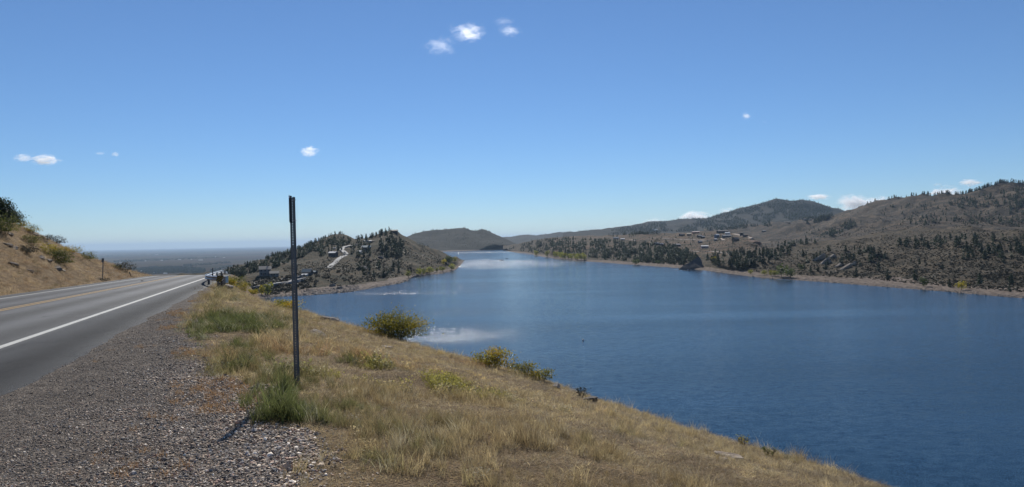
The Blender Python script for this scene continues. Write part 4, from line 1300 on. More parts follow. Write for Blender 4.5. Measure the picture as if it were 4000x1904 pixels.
car(1176, 1088, 0.4, M['car_dark'], 'dark car on the bend of the cove road')

M['hull'] = plain('boat_hull', (0.06, 0.06, 0.07), 0.4)
M['hull_white'] = plain('white_boat_hull', (0.7, 0.7, 0.7), 0.35)
def boat(px, py, L, yaw, mat, label):
    P = at_z(px, py, 0.0)
    e = tag(obj('motorboat', None, loc=(P[0], P[1], 0.0), rot=(0, 0, yaw)), label, 'boat')
    V, F = [], []
    st = [(-0.5, 0.17, 0.16), (-0.2, 0.19, 0.17), (0.15, 0.17, 0.18), (0.38, 0.09, 0.20), (0.5, 0.01, 0.22)]
    for x, w, h in st:
        V += [(x * L, -w * L, h * L * 0.6), (x * L, -w * L * 0.7, -0.25), (x * L, w * L * 0.7, -0.25), (x * L, w * L, h * L * 0.6)]
    for i in range(4):
        for j in range(3):
            F.append((i * 4 + j, i * 4 + 4 + j, i * 4 + 5 + j, i * 4 + 1 + j))
    F += [(0, 1, 2, 3)] + [(i * 4, i * 4 + 3, i * 4 + 7, i * 4 + 4) for i in range(4)]
    MB().add(V, F).build('hull', mat, e)
    MB().hexa([(0.0, -0.14 * L, 0.1 * L), (0.12 * L, -0.1 * L, 0.1 * L), (0.12 * L, 0.1 * L, 0.1 * L), (0.0, 0.14 * L, 0.1 * L), (-0.03 * L, -0.12 * L, 0.22 * L), (0.0, -0.1 * L, 0.22 * L), (0.0, 0.1 * L, 0.22 * L), (-0.03 * L, 0.12 * L, 0.22 * L)]).build('windscreen', M['glass'], e)
    MB().box(-0.54 * L, -0.49 * L, -0.05 * L, 0.05 * L, 0.02 * L, 0.18 * L).build('outboard_motor', M['tyre'], e)
    MB().box(-0.3 * L, -0.2 * L, -0.1 * L, 0.1 * L, 0.1 * L, 0.2 * L).build('seat', M['hull_white'], e)
    return P
boat(1960, 1018, 9, 0.1, M['hull'], 'dark boat in the glitter far down the lake')
boat(1980, 1011, 6, 0.2, M['hull'], 'tiny dark boat beyond the larger one far down the lake')
P = boat(2692, 1058, 6.0, -0.05, M['hull'], 'small speedboat running off the dark cliff')
M['foam'] = plain('white_foam', (0.75, 0.78, 0.8), 0.6, var=0.3, scale=0.4)
A0, A1 = at_z(2632, 1053.6), P
V = []
for i in range(13):
    t = i / 12
    c = A0 + (A1 - A0) * t
    wd = (0.5 + 1.2 * (0.4 + 0.6 * t) * (0.6 + 0.8 * random.random()))
    V += [(c[0], c[1] - wd, 0.05), (c[0], c[1] + wd * 0.4, 0.05)]
tag(obj('boat_wake', mesh_arrays('boat_wake', V, np.array([(2 * i, 2 * i + 2, 2 * i + 3, 2 * i + 1) for i in range(12)]), M['foam'])), 'white foam trail behind the small speedboat', kind='stuff')
P = at_z(2278, 1331)
e = tag(obj('buoy', None, loc=P), 'small white buoy alone on the open water', 'buoy')
MB().tube([(0, 0, -0.3), (0, 0, 0.0), (0, 0, 0.25), (0, 0, 0.45), (0, 0, 0.55)], [0.2, 0.42, 0.42, 0.3, 0.1], 12).build('float', M['hull_white'], e, True)
MB().tube([(0, 0, 0.5), (0, 0, 0.95)], 0.05, 6).build('mast', M['hull_white'], e)
for x, y, lab in ((1345, 1003, 'utility pole on the bend of the winding hill road'), (1334, 1014, 'utility pole lower down the winding hill road')):
    P = hit(x, y)
    e = tag(obj('utility_pole', None, loc=P, rot=(0, 0, 0.6)), lab, 'pole')
    MB().tube([(0, 0, -1), (0, 0, 9)], [0.16, 0.11], 6).build('pole', M['bark'], e)
    MB().box(-1.1, 1.1, -0.07, 0.07, 8.1, 8.3).build('crossarm', M['bark'], e)

# shaded cliff end of the wooded point, tilted slabs of the shore hill
SL = [((3205, 1012), (16, 3.5, 9), 'uppermost long pale tilted slab of the shore hill outcrop'), ((3222, 1030), (14, 3.5, 7), 'pale tilted slab in the middle of the shore hill outcrop'), ((3300, 1052), (15, 3, 5), 'pale tilted slab lowest and longest near the beach'),
      ((3252, 1005), (8, 3, 5), 'short pale slab at the top of the shore hill outcrop'), ((3278, 1040), (10, 3, 4), 'thin pale slab just above the lowest one'), ((3330, 1036), (9, 3, 4), 'pale slab at the end of the outcrop next to the pines')]
for k, ((x, y), dm, lab) in enumerate(SL):
    slab('tilted_slab', hit(x, y), dm, lab, M['sandstone'], 'rock slab', 30 + k, (0.2, -0.55, 0.15), sink=0.55)
fp = [at(x, y, d) for x, y, d in ((2640, 1054, 868), (2668, 1040, 876), (2700, 1020, 884), (2728, 1001, 892), (2738, 1012, 892), (2745, 1036, 880), (2748, 1059, 868))]
V = [q for q in fp] + [q + np.array([8, 46, -13]) for q in fp]
for i in (0, 6):
    V[i][2] = -2.0
n = len(fp)
bm = bmesh.new()
bv = [bm.verts.new(q) for q in V]
bm.faces.new(bv[:n])
for i in range(n - 1):
    bm.faces.new((bv[i + 1], bv[i], bv[n + i], bv[n + i + 1]))
bm.faces.new(bv[n:][::-1])
bmesh.ops.triangulate(bm, faces=bm.faces[:])
bmesh.ops.subdivide_edges(bm, edges=bm.edges[:], cuts=4, use_grid_fill=True)
for v in bm.verts:
    j = 2.2 * float(fbm(v.co.x / 6, v.co.z / 3 + v.co.y / 7, 9, 3))
    v.co.y += j
    v.co.z += 0.5 * j
bmesh.ops.recalc_face_normals(bm, faces=bm.faces[:])
me = bpy.data.meshes.new('cliff')
bm.to_mesh(me)
bm.free()
me.materials.append(M['dark_rock'])
tag(obj('cliff', me), 'dark shaded cliff dropping into the lake at the wooded point', 'cliff')

# ------------------------------------------------------------------ roadside posts
M['steel'] = plain('galvanised_steel', (0.16, 0.165, 0.17), 0.55, 0.7, var=0.25, scale=6)
M['steel_bright'] = plain('bright_galvanised_steel', (0.42, 0.43, 0.44), 0.42, 0.8, var=0.2, scale=3)
M['panel_dark'] = plain('sign_back', (0.05, 0.052, 0.055), 0.6, 0.3, var=0.2)
M['reflector'] = plain('white_reflector', (0.75, 0.75, 0.76), 0.35, var=0.03)
M['rust'] = plain('rusted_steel', (0.05, 0.032, 0.024), 0.9, 0.2, var=0.5, scale=9)

def channel_post(P, h, label, lean=(0, 0), yaw=0.0, panel=(0.07, 0.36), panel_yaw=1.2, hole=True, wide=0.052, name='marker_post'):
    e = tag(obj(name, None, loc=P, rot=(lean[0], lean[1], yaw)), label, 'post')
    w, fl, t = wide / 2, 0.03, 0.004
    mb = MB()
    for s in (-1, 1):
        mb.box(min(s * w, s * 0.0055), max(s * w, s * 0.0055), 0, t, -0.3, h)
        mb.hexa([(s * w, 0, -0.3), (s * (w + 0.006), fl, -0.3), (s * (w + 0.010), fl, -0.3), (s * (w + 0.005), 0, -0.3), (s * w, 0, h), (s * (w + 0.006), fl, h), (s * (w + 0.010), fl, h), (s * (w + 0.005), 0, h)])
        mb.box(min(s * (w + 0.006), s * (w + 0.018)), max(s * (w + 0.006), s * (w + 0.018)), fl, fl + t, -0.3, h)
    if hole:
        z = -0.3
        while z < h - 0.02:
            mb.box(-0.0055, 0.0055, 0.0005, t - 0.0005, z, z + 0.024)
            z += 0.034
    else:
        mb.box(-0.0055, 0.0055, 0.0005, t - 0.0005, -0.3, h)
    mb.build('channel', M['steel'], e)
    pw, ph = panel
    pb = MB()
    cs = [(-pw / 2, 0.02), (-pw / 2 + 0.02, 0), (pw / 2, 0), (pw / 2, ph), (-pw / 2, ph)]
    V = [(x, 0, z) for x, z in cs] + [(x, 0.003, z) for x, z in cs]
    pb.add(V, [(0, 1, 2, 3), (0, 3, 4), (5, 8, 7, 6), (5, 9, 8)] + [(i, 5 + i, 5 + (i + 1) % 5, (i + 1) % 5) for i in range(5)])
    po = pb.build('panel', M['panel_dark' if hole else 'steel'], e, loc=(-wide * 0.42, -0.02, h - ph + 0.015), rot=(0, 0, panel_yaw))
    MB().add([(-pw / 2, -0.0015, ph - 0.03), (-pw / 2 + 0.03, -0.0015, ph - 0.03), (-pw / 2 + 0.004, -0.0015, ph + 0.012), (-pw / 2, 0.001, ph - 0.03), (-pw / 2 + 0.03, 0.001, ph - 0.03), (-pw / 2 + 0.004, 0.001, ph + 0.012)],
             [(0, 1, 2), (5, 4, 3), (0, 3, 4, 1), (1, 4, 5, 2), (2, 5, 3, 0)]).build('reflector', M['reflector'], po)
    for z in (h - ph + 0.05, h - 0.04):
        MB().tube([(0.0, -0.012, z), (wide * 0.5 + 0.035, -0.012, z)], 0.006, 6).build('bolt', M['steel_bright'], e)
    return e
def near_at(px, py):
    P = hit(px, py, True)
    return P
Pp = near_at(1159, 1512)
post_depth = Pp[1]
top = at(1140, 770, post_depth)
hpost = float(top[2] - Pp[2])
channel_post(Pp, hpost, 'tall perforated steel marker post standing in the grass beside the gravel', lean=(0.0, math.atan2(top[0] - Pp[0], hpost)), yaw=0.12, wide=0.036)
Pp2 = near_at(400, 1091)
channel_post(Pp2, float(at(403, 1010, Pp2[1])[2] - Pp2[2]), 'thin marker post with a small plate at the foot of the cut bank', lean=(0, 0.05), yaw=0.35, panel=(0.20, 0.40), panel_yaw=0.2, hole=False, wide=0.045)
Pp3 = near_at(512, 1081)
e = tag(obj('leaning_stake', None, loc=Pp3, rot=(0, -0.32, 0)), 'short dark stake leaning on the end of the cut bank', 'stake')
MB().hexa([(-0.04, -0.03, -0.2), (0.04, -0.03, -0.2), (0.04, 0.03, -0.2), (-0.04, 0.03, -0.2), (-0.035, -0.02, 0.6), (0.035, -0.02, 0.64), (0.035, 0.02, 0.64), (-0.035, 0.02, 0.6)]).build('shaft', M['rust'], e)
MB().box(-0.05, 0.05, -0.035, -0.025, 0.42, 0.58).build('plate', M['panel_dark'], e)

# ------------------------------------------------------------------ guardrail with its end terminal
def gp(u, y, dz=0.0):
    x = u - 4.95 - 0.365 * y
    return np.array([x, y, float(gz(x, y, False)) + dz])
path = [(3.0, 46.0), (2.62, 46.6), (2.2, 47.6), (1.7, 50.0), (1.35, 53.5), (1.15, 58.0), (1.05, 66.0), (1.0, 76.0), (1.0, 90.0), (1.0, 110.0)]
prof = [(0.0, 0.30), (0.035, 0.335), (0.075, 0.35), (0.075, 0.40), (0.01, 0.45), (0.01, 0.48), (0.075, 0.53), (0.075, 0.58), (0.035, 0.595), (0.0, 0.63)]
gr = tag(obj('guardrail', None, loc=gp(1.7, 50.0)), 'steel guardrail with flared end at the road crest', 'guardrail')
base = gp(1.7, 50.0)
pts = [gp(u, y) for u, y in path]
for i in range(1, len(pts)):
    pts[i][2] = float(road_z(path[i][1])) - 0.02
pts[0][2] = pts[1][2] - 0.05
V, F = [], []
for i, q in enumerate(pts):
    d = pts[min(i + 1, len(pts) - 1)] - pts[max(i - 1, 0)]
    nrm = np.array([-d[1], d[0], 0.0])
    nrm /= np.linalg.norm(nrm)
    for o_, z in prof:
        V.append(q + nrm * o_ + np.array([0, 0, z + 0.12]) - base)
    for o_, z in prof[::-1]:
        V.append(q + nrm * (o_ - 0.012) + np.array([0, 0, z + 0.12]) - base)
k = len(prof) * 2
for i in range(len(pts) - 1):
    for j in range(k):
        F.append((i * k + j, i * k + (j + 1) % k, (i + 1) * k + (j + 1) % k, (i + 1) * k + j))
obj('beam', mesh_arrays('beam', V, np.array(F), M['steel_bright'], False), gr)
for i, (u, y) in enumerate([(2.45, 47.1), (1.55, 51.5), (1.2, 57.0), (1.05, 65.0), (1.0, 74.0), (1.0, 84.0), (1.0, 95.0)]):
    q = gp(u + 0.16, y)
    q[2] = float(road_z(y)) - base[2] - 0.02
    MB().box(q[0] - base[0] - 0.05, q[0] - base[0] + 0.05, q[1] - base[1] - 0.08, q[1] - base[1] + 0.08, q[2] - 1.2, q[2] + 0.58).build('post', M['steel'], gr)
q = pts[0] - base
MB().hexa([q + np.array(v) for v in ((-0.12, -0.25, 0.36), (0.22, -0.2, 0.36), (0.28, 0.1, 0.36), (-0.06, 0.12, 0.36), (-0.12, -0.25, 0.80), (0.22, -0.2, 0.80), (0.28, 0.1, 0.80), (-0.06, 0.12, 0.80))]).build('terminal_head', M['steel_bright'], gr)

# striped hazard marker on its leaning stake, and the round-topped marker beside it
mt, nt, b = new_mat('hazard_stripes')
oc = N(nt, 'ShaderNodeTexCoord').outputs['Object']
sx = N(nt, 'ShaderNodeSeparateXYZ')
nt.links.new(oc, sx.inputs[0])
dg = math_node(nt, 'ADD', math_node(nt, 'MULTIPLY', sx.outputs['X'], -0.75), sx.outputs['Z'])
fr = math_node(nt, 'FRACT', math_node(nt, 'MULTIPLY', dg, 6.6))
nt.links.new(ramp(nt, fr, [(0.0, (0.012, 0.012, 0.012)), (0.52, (0.33, 0.22, 0.035))], 'CONSTANT'), b.inputs['Base Color'])
b.inputs['Roughness'].default_value = 0.5
M['hazard'] = mt
Ph = at(858, 1089, 45.2)
e = tag(obj('hazard_marker', None, loc=Ph, rot=(0, 0.12, 0.1)), 'yellow and black striped hazard board on a leaning rod at the guardrail end', 'hazard sign')
MB().hexa([(-0.21, -0.004, -0.19), (0.13, -0.004, -0.21), (0.13, 0.004, -0.21), (-0.21, 0.004, -0.19), (-0.17, -0.004, 0.18), (0.23, -0.004, 0.20), (0.23, 0.004, 0.20), (-0.17, 0.004, 0.18)]).build('board', M['hazard'], e)
tipA, tipB = at(810, 1152, 44.6), at(874, 1094, 45.3)
MB().tube([tipA - Ph + np.array([0, 0, -0.15]), tipB - Ph], 0.022, 6).build('rod', M['rust'], e)
Pm = at(866, 1124, 45.6)
e = tag(obj('round_marker', None, loc=Pm, rot=(0, 0.07, 0)), 'slim marker post with a round reflector beside the hazard board', 'post')
hm = float(at(868, 1068, 45.6)[2] - Pm[2])
MB().box(-0.025, 0.025, -0.015, 0.015, -0.8, hm).build('post', M['rust'], e)
MB().tube([(0, -0.02, hm + 0.02), (0, 0.01, hm + 0.02)], 0.06, 12).build('reflector', M['steel_bright'], e)
MB().box(-0.06, 0.09, -0.02, -0.016, hm * 0.42, hm * 0.62).build('plate', M['reflector'], e)
Pt = at(831, 1068, 62)
e = tag(obj('thin_stake', None, loc=Pt), 'thin dark stake rising behind the guardrail', 'stake')
MB().tube([(0, 0, -1.6), (0, 0, 0.42)], 0.035, 6).build('shaft', M['rust'], e)
MB().tube([(0, 0, 0.40), (0, 0, 0.45)], 0.05, 6).build('cap', M['rust'], e)

# ------------------------------------------------------------------ foreground rocks
FR = [((1247, 1312), (0.62, 0.30, 0.13), 'sandstone', 'pale flat slab tilted in the grass between the marker post and the big bush', (0.1, 0.28, -0.5)), ((1288, 1254), (0.75, 0.5, 0.24), 'grey_rock', 'dark grey outcrop on the bank edge left of the big bush', (0, 0.1, 0.3)),
      ((1178, 1318), (0.22, 0.16, 0.10), 'sandstone', 'small white stone just right of the marker post', (0, 0, 0.4)), ((1505, 1358), (0.42, 0.16, 0.06), 'sandstone', 'thin pale stone lying flat below the big bush', (0, 0.1, -0.2)),
      ((1905, 1424), (0.25, 0.14, 0.10), 'dark_rock', 'small dark stone left of the second bush', (0, 0, 0)), ((2076, 1476), (0.22, 0.14, 0.10), 'grey_rock', 'grey stone on the golden grass below the low yellow shrubs', (0, 0.1, 0.6)),
      ((2172, 1518), (0.20, 0.16, 0.14), 'grey_rock', 'pointed grey stone on the slope below the low yellow shrubs', (0.2, 0, 0)), ((2300, 1566), (0.30, 0.18, 0.12), 'dark_rock', 'dark ragged stone left of the layered outcrop', (0, 0, 0.4)),
      ((2422, 1560), (0.55, 0.34, 0.10), 'grey_rock', 'layered grey rock outcrop on the bank edge left of the bare bush', (0, 0.12, -0.2)), ((2440, 1572), (0.40, 0.26, 0.09), 'dark_rock', 'lower dark layer under the layered grey outcrop', (0, 0.2, -0.3)),
      ((2395, 1610), (0.10, 0.08, 0.06), 'sandstone', 'tiny white stone below the layered outcrop', (0, 0, 0)), ((2835, 1782), (0.30, 0.18, 0.05), 'sandstone', 'pale flat stone at the start of the straw-yellow patch, upper one', (0, 0.1, -0.2)),
      ((2862, 1790), (0.22, 0.15, 0.05), 'sandstone', 'pale flat stone just right of the upper flat stone', (0.1, 0.1, 0.3)), ((2822, 1796), (0.16, 0.1, 0.04), 'sandstone', 'small flat stone just below the upper flat stone', (0, 0, 0.8))]
for k, ((x, y), dm, mt_, lab, rt) in enumerate(FR):
    P = near_at(x, y)
    if P is not None:
        slab('rock', P, (dm[0], dm[1], dm[2] * 0.8), lab, M[mt_], 'rock', 200 + k, rt, sink=0.22)
for k, (x, y, dm, lab) in enumerate([(876, 1112, (0.75, 0.4, 0.12), 'uppermost flat stone of the pile below the guardrail end'), (884, 1120, (0.8, 0.45, 0.13), 'second flat stone of the pile below the guardrail end'), (874, 1124, (0.6, 0.4, 0.14), 'third flat stone of the pile, tucked under the second'),
                                     (888, 1132, (0.85, 0.4, 0.12), 'long slanting flat stone low in the pile below the guardrail end'), (880, 1138, (0.6, 0.4, 0.12), 'lowest flat stone of the pile below the guardrail end'), (896, 1118, (0.5, 0.3, 0.1), 'flat stone at the outer edge of the pile')]):
    P = at(x, y, 45.9 - 0.12 * k)
    slab('flat_stone', P, dm, lab, M['sandstone'], 'stone', 240 + k, (0.1, 0.25, -0.2 + 0.1 * k), sink=0.5)
for k, (x, y, w_, lab) in enumerate([(762, 1128, 0.12, 'small white stone on the gravel edge short of the guardrail, left one'), (781, 1128, 0.30, 'long white stone on the gravel edge short of the guardrail'), (764, 1133, 0.10, 'smallest white stone on the gravel edge short of the guardrail')]):
    slab('white_stone', near_at(x, y), (w_, 0.1, 0.06), lab, M['sandstone'], 'stone', 250 + k, (0, 0, 0.1), sink=0.1)
P = near_at(555, 1101)
slab('road_debris', P + np.array([0, 0, 0.03]), (0.22, 0.12, 0.07), 'small dark scrap lying on the yellow centre line', M['tyre'], 'debris', 260, (0, 0, 0.5), sink=0.0)
# stones of the cut bank
for k, (x, y, s, mt_, lab) in enumerate([(57, 878, 0.7, 'grey_rock', 'triangular pale stone high on the cut bank'), (125, 908, 0.5, 'sandstone', 'white stone just below the olive shrubs of the cut bank'), (138, 918, 0.9, 'sandstone', 'pale flat stone heap in the middle of the upper cut bank'),
                                         (95, 908, 0.8, 'dark_rock', 'dark stone left of the pale heap on the cut bank'), (157, 906, 0.9, 'dark_rock', 'dark stone under the bank crest right of the pale heap'), (40, 918, 0.8, 'dark_rock', 'brown stone below the green shrub at the picture edge'),
                                         (190, 958, 0.8, 'dark_rock', 'dark stone in the middle of the cut bank'), (250, 962, 0.9, 'dark_rock', 'dark boulder near the crest shrubs of the cut bank'), (30, 960, 1.0, 'dark_rock', 'dark rock band at the left edge of the cut bank'),
                                         (58, 972, 0.8, 'grey_rock', 'grey stone below the rock band'), (165, 1010, 0.9, 'grey_rock', 'long pale broken ledge left of the dark green shrub'), (190, 1020, 0.7, 'sandstone', 'pale stone at the lower end of the broken ledge'),
                                         (225, 1052, 0.9, 'grey_rock', 'jutting stone low on the cut bank below the green shrub'), (245, 1058, 0.6, 'sandstone', 'pale stone just right of the jutting one'), (55, 1035, 0.8, 'dark_rock', 'dark stone low at the left of the cut bank'),
                                         (345, 975, 1.1, 'dark_rock', 'dark capstone where the bank crest meets the horizon'), (290, 995, 0.6, 'grey_rock', 'grey stone below the crest shrubs'), (310, 1060, 0.5, 'dark_rock', 'dark stone low in the middle of the cut bank'),
                                         (120, 1060, 0.6, 'dark_rock', 'brown stone near the bank foot'), (270, 1020, 0.5, 'sandstone', 'little pale stone right of the dark green shrub')]):
    P = near_at(x, y)
    if P is not None:
        slab('bank_stone', P, (s * 0.75, s * 0.5, s * 0.3), lab, M['bank_rock' if mt_ == 'dark_rock' else mt_], 'rock', 270 + k, (0.15, 0.3, rng.uniform(-0.6, 0.6)), sink=0.35)

# ------------------------------------------------------------------ bushes
def leaf_cloud(C, size, rng_):
    """folded leaf (two triangles) at each centre"""
    n = len(C)
    a = rng_.normal(size=(n, 3))
    a[:, 2] = np.abs(a[:, 2]) * 0.6 + 0.2
    a /= np.linalg.norm(a, axis=1)[:, None]
    b_ = rng_.normal(size=(n, 3))
    b_ -= (b_ * a).sum(1)[:, None] * a
    b_ /= np.linalg.norm(b_, axis=1)[:, None]
    s = (size * (0.6 + 0.8 * rng_.random(n)))[:, None]
    V = np.stack([C, C + a * s * 0.5 + b_ * s * 0.3, C + a * s, C + a * s * 0.5 - b_ * s * 0.3], 1).reshape(-1, 3)
    i = np.arange(n)[:, None] * 4
    return V, np.concatenate([i + np.array([[0, 1, 2]]), i + np.array([[0, 2, 3]])])

def bush(name, P, w, h, mat, label, nleaf=1500, leaf=0.05, nst=9, seed=0, bare=0.0, fill=0.3, depth=None, cat='bush', group=None, lean=0.0, hollow=0.35):
    rng_ = np.random.default_rng(seed)
    e = tag(obj(name, None, loc=P), label, cat, group)
    depth = depth or w * 0.8
    C = []
    per = max(1, nleaf // nst)
    for s in range(nst):
        ang = 2 * math.pi * (s + 0.6 * rng_.random()) / nst
        rr = 0.35 + 0.6 * rng_.random()
        bx, by = 0.12 * w * math.cos(ang), 0.12 * depth * math.sin(ang)
        tx, ty = 0.5 * w * rr * math.cos(ang) + lean * h, 0.5 * depth * rr * math.sin(ang)
        tz = h * (0.92 - 0.45 * rr * rr) * (0.85 + 0.25 * rng_.random())
        kink = rng_.normal(size=3) * 0.06 * h
        mid = np.array([bx * 0.5 + tx * 0.5, by * 0.5 + ty * 0.5, tz * 0.58]) + kink
        tip = np.array([tx, ty, tz])
        mb = MB()
        r0 = 0.010 * max(h, 0.5) + 0.004
        mb.tube([(bx, by, -0.12), mid * 0.5 + np.array([bx, by, 0]) * 0.5, mid, tip], [r0 * 1.3, r0, r0 * 0.7, r0 * 0.2], 5)
        tips = [tip]
        for q in range(6):
            t = 0.35 + 0.6 * rng_.random()
            o_ = mid + (tip - mid) * t if t > 0.5 else np.array([bx, by, 0]) + (mid - np.array([bx, by, 0])) * (t + 0.4)
            d = rng_.normal(size=3)
            d[2] = abs(d[2]) * 0.9
            d /= np.linalg.norm(d)
            en = o_ + d * h * (0.18 + 0.16 * rng_.random())
            mb.tube([o_, (o_ + en) / 2 + rng_.normal(size=3) * 0.02 * h, en], [r0 * 0.5, r0 * 0.35, r0 * 0.12], 4)
            tips.append(en)
        mb.build('stem', M['twig'], e)
        if rng_.random() < bare:
            continue
        tips = np.array(tips)
        k = rng_.integers(0, len(tips), per)
        spread = rng_.normal(size=(per, 3)) * np.array([0.12 * w, 0.12 * depth, 0.10 * h])
        c = tips[k] + spread
        low = rng_.random(per) < fill
        c[low, 2] *= rng_.uniform(0.1, 0.8, low.sum())
        c[:, 2] = np.clip(c[:, 2], 0.08 * h + 0.1 * h * rng_.random(per), None)
        C.append(c)
    C = np.concatenate(C) if C else np.zeros((1, 3))
    V, F = leaf_cloud(C, leaf, rng_)
    v = 0.55 * np.clip(0.5 + 1.4 * vnoise(C[:, 0] * 3.2 / w + seed, C[:, 2] * 3.0 / h, seed), 0, 1) + 0.45 * rng_.random(len(C))
    o = obj('foliage', mesh_arrays('foliage', V, F, mat, False, {'vary': ('FLOAT', np.repeat(np.clip(v, 0, 1), 4))}), e)
    o['kind'] = 'stuff'
    return e

def bush_at(x, y, w, h, mat, label, **k):
    P = near_at(x, y)
    if P is None:
        P = near_at(x, y + 12)
    if P is None:
        return
    return bush(k.pop('name', 'bush'), P, w, h, M[mat], label, **k)
bush_at(1540, 1316, 1.85, 0.95, 'bush_leaf', 'large rounded yellow-green bush on the bank edge in front of the water', nleaf=6200, leaf=0.062, nst=16, seed=1, depth=1.5)
bush_at(1655, 1330, 0.75, 0.72, 'bush_leaf', 'half-bare branchy bush leaning out beside the large rounded one', nleaf=420, leaf=0.055, nst=9, seed=2, bare=0.35, lean=0.25)
bush_at(1925, 1424, 1.0, 0.46, 'bush_leaf', 'second yellow-green bush further along the bank edge', nleaf=1900, leaf=0.05, nst=11, seed=3)
bush_at(1990, 1436, 0.5, 0.36, 'bush_leaf', 'sparse twiggy shrub just right of the second bush', nleaf=260, leaf=0.04, nst=7, seed=4, bare=0.3)
for k, (x, y, w, h, lab) in enumerate([(2045, 1452, 0.55, 0.20, 'first low yellow shrub of the row below the second bush'), (2110, 1468, 0.5, 0.18, 'second low yellow shrub of the row below the second bush'), (2172, 1484, 0.5, 0.22, 'third low yellow shrub of the row, with bare twigs'), (2225, 1500, 0.35, 0.2, 'last low shrub of the row, olive and twiggy')]):
    bush_at(x, y + 6, w * 1.5, h * 1.45, 'bush_leaf' if k < 3 else 'bush_green', lab, nleaf=900, leaf=0.04, nst=6, seed=10 + k, name='low_shrub', cat='shrub')
bush_at(2262, 1512, 0.3, 0.26, 'bush_dry', 'brown dried weed clump past the end of the low shrub row', nleaf=160, leaf=0.03, nst=7, seed=15, name='low_shrub', cat='shrub', bare=0.3)
bush_at(2268, 1552, 0.32, 0.2, 'bush_dry', 'small twiggy shrub left of the layered rock outcrop', nleaf=200, leaf=0.03, nst=6, seed=16, name='low_shrub', cat='shrub')
bush_at(2540, 1606, 0.85, 0.52, 'bush_green', 'open dark green bush right of the layered rock outcrop', nleaf=900, leaf=0.045, nst=11, seed=17)
bush_at(2600, 1622, 0.6, 0.5, 'bush_dry', 'dark branchy bush at the end of the open green bush', nleaf=300, leaf=0.04, nst=8, seed=18, bare=0.25)
bush_at(2902, 1728, 0.22, 0.16, 'bush_leaf', 'small yellow weed on the bank edge above the flat stones', nleaf=180, leaf=0.025, nst=5, seed=19, name='low_shrub', cat='shrub')
bush_at(3010, 1770, 0.24, 0.16, 'bush_green', 'small olive weed on the bank edge right of the flat stones', nleaf=180, leaf=0.025, nst=5, seed=20, name='low_shrub', cat='shrub')
bush_at(1120, 1214, 1.25, 0.42, 'bush_leaf', 'low yellow-green bush on the bank edge just left of the marker post', nleaf=1300, leaf=0.06, nst=9, seed=21)
for k, (x, y, w, h, mt_, lab) in enumerate([(915, 1118, 1.9, 0.95, 'bush_green', 'green-topped shrub right of the guardrail end'), (950, 1140, 1.4, 0.85, 'bush_leaf', 'olive-yellow shrub right of the green-topped one'), (895, 1122, 1.0, 0.6, 'bush_leaf', 'golden shrub behind the flat stone pile'), (985, 1152, 1.1, 0.6, 'bush_leaf', 'low golden shrub furthest down the bank from the guardrail')]):
    bush_at(x, y, w, h, mt_, lab, nleaf=1500, leaf=0.075, nst=9, seed=30 + k, name='roadside_shrub', cat='shrub')
BK = [(-22, 866, 2.6, 2.0, 'pine', 'dark juniper towering at the left picture edge', 0.13, 6500), (34, 872, 2.2, 1.3, 'pine', 'second dark juniper just right of the tallest one', 0.12, 3200), (95, 872, 1.6, 0.6, 'bush_dry', 'grey-brown scrub on the bank crest beside the junipers', 0.08, 500),
      (130, 892, 1.4, 0.5, 'bush_dry', 'grey scrub tuft on the bank crest past the junipers', 0.08, 420), (14, 908, 1.9, 1.2, 'bush_green', 'green shrub on the bank at the left picture edge', 0.09, 1500), (80, 884, 1.6, 0.7, 'bush_leaf', 'olive shrub on the upper bank below the junipers', 0.08, 800),
      (118, 893, 1.3, 0.6, 'bush_leaf', 'olive shrub right of the first olive one on the upper bank', 0.08, 700), (178, 925, 1.2, 0.5, 'bush_dry', 'thin grey scrub midway down the bank crest', 0.08, 350), (222, 938, 1.4, 0.8, 'bush_dry', 'dark scrub lump on the bank crest', 0.09, 600),
      (268, 958, 1.6, 0.9, 'bush_dry', 'dark ragged scrub on the bank crest with bare twigs', 0.09, 600), (300, 972, 1.5, 0.7, 'bush_dry', 'dark scrub lowest on the bank crest', 0.09, 600), (278, 972, 1.6, 0.6, 'bush_leaf', 'olive-yellow shrub just under the crest scrub', 0.08, 700),
      (122, 950, 1.3, 0.6, 'bush_green', 'green shrub alone in the middle of the bank', 0.08, 700), (104, 988, 1.1, 0.6, 'bush_dry', 'dark grey-green shrub left of the orange one', 0.08, 600), (182, 986, 1.6, 0.7, 'bright_yellow', 'orange-yellow shrub in the middle of the bank', 0.07, 500),
      (212, 1005, 1.5, 0.9, 'bush_leaf', 'yellow-green shrub right of the orange one', 0.08, 900), (240, 1030, 1.5, 1.0, 'bush_green', 'dark green shrub lowest on the bank', 0.09, 1300), (342, 1012, 1.5, 0.7, 'bush_green', 'grey-green shrub above the thin marker post', 0.08, 800),
      (486, 1044, 1.7, 0.9, 'bush_dry', 'dark shrub on the shoulder of the bank against the plains', 0.10, 700), (455, 1032, 1.2, 0.35, 'bush_green', 'flat olive shrub on the bank shoulder left of the dark one', 0.08, 300), (405, 1096, 0.9, 0.3, 'bush_dry', 'grey weed clump at the foot of the thin marker post', 0.06, 260)]
for k, (x, y, w, h, mt_, lab, lf, nl) in enumerate(BK):
    bush_at(x, y + 4, w * (1.0 if 'juniper' in lab else 1.35), h * (1.0 if 'juniper' in lab else 1.3), mt_, lab, nleaf=int(nl * 1.5), leaf=lf * 1.1, nst=8, seed=50 + k, fill=0.6, name='juniper' if 'juniper' in lab else 'bank_shrub', cat='juniper' if 'juniper' in lab else 'shrub')

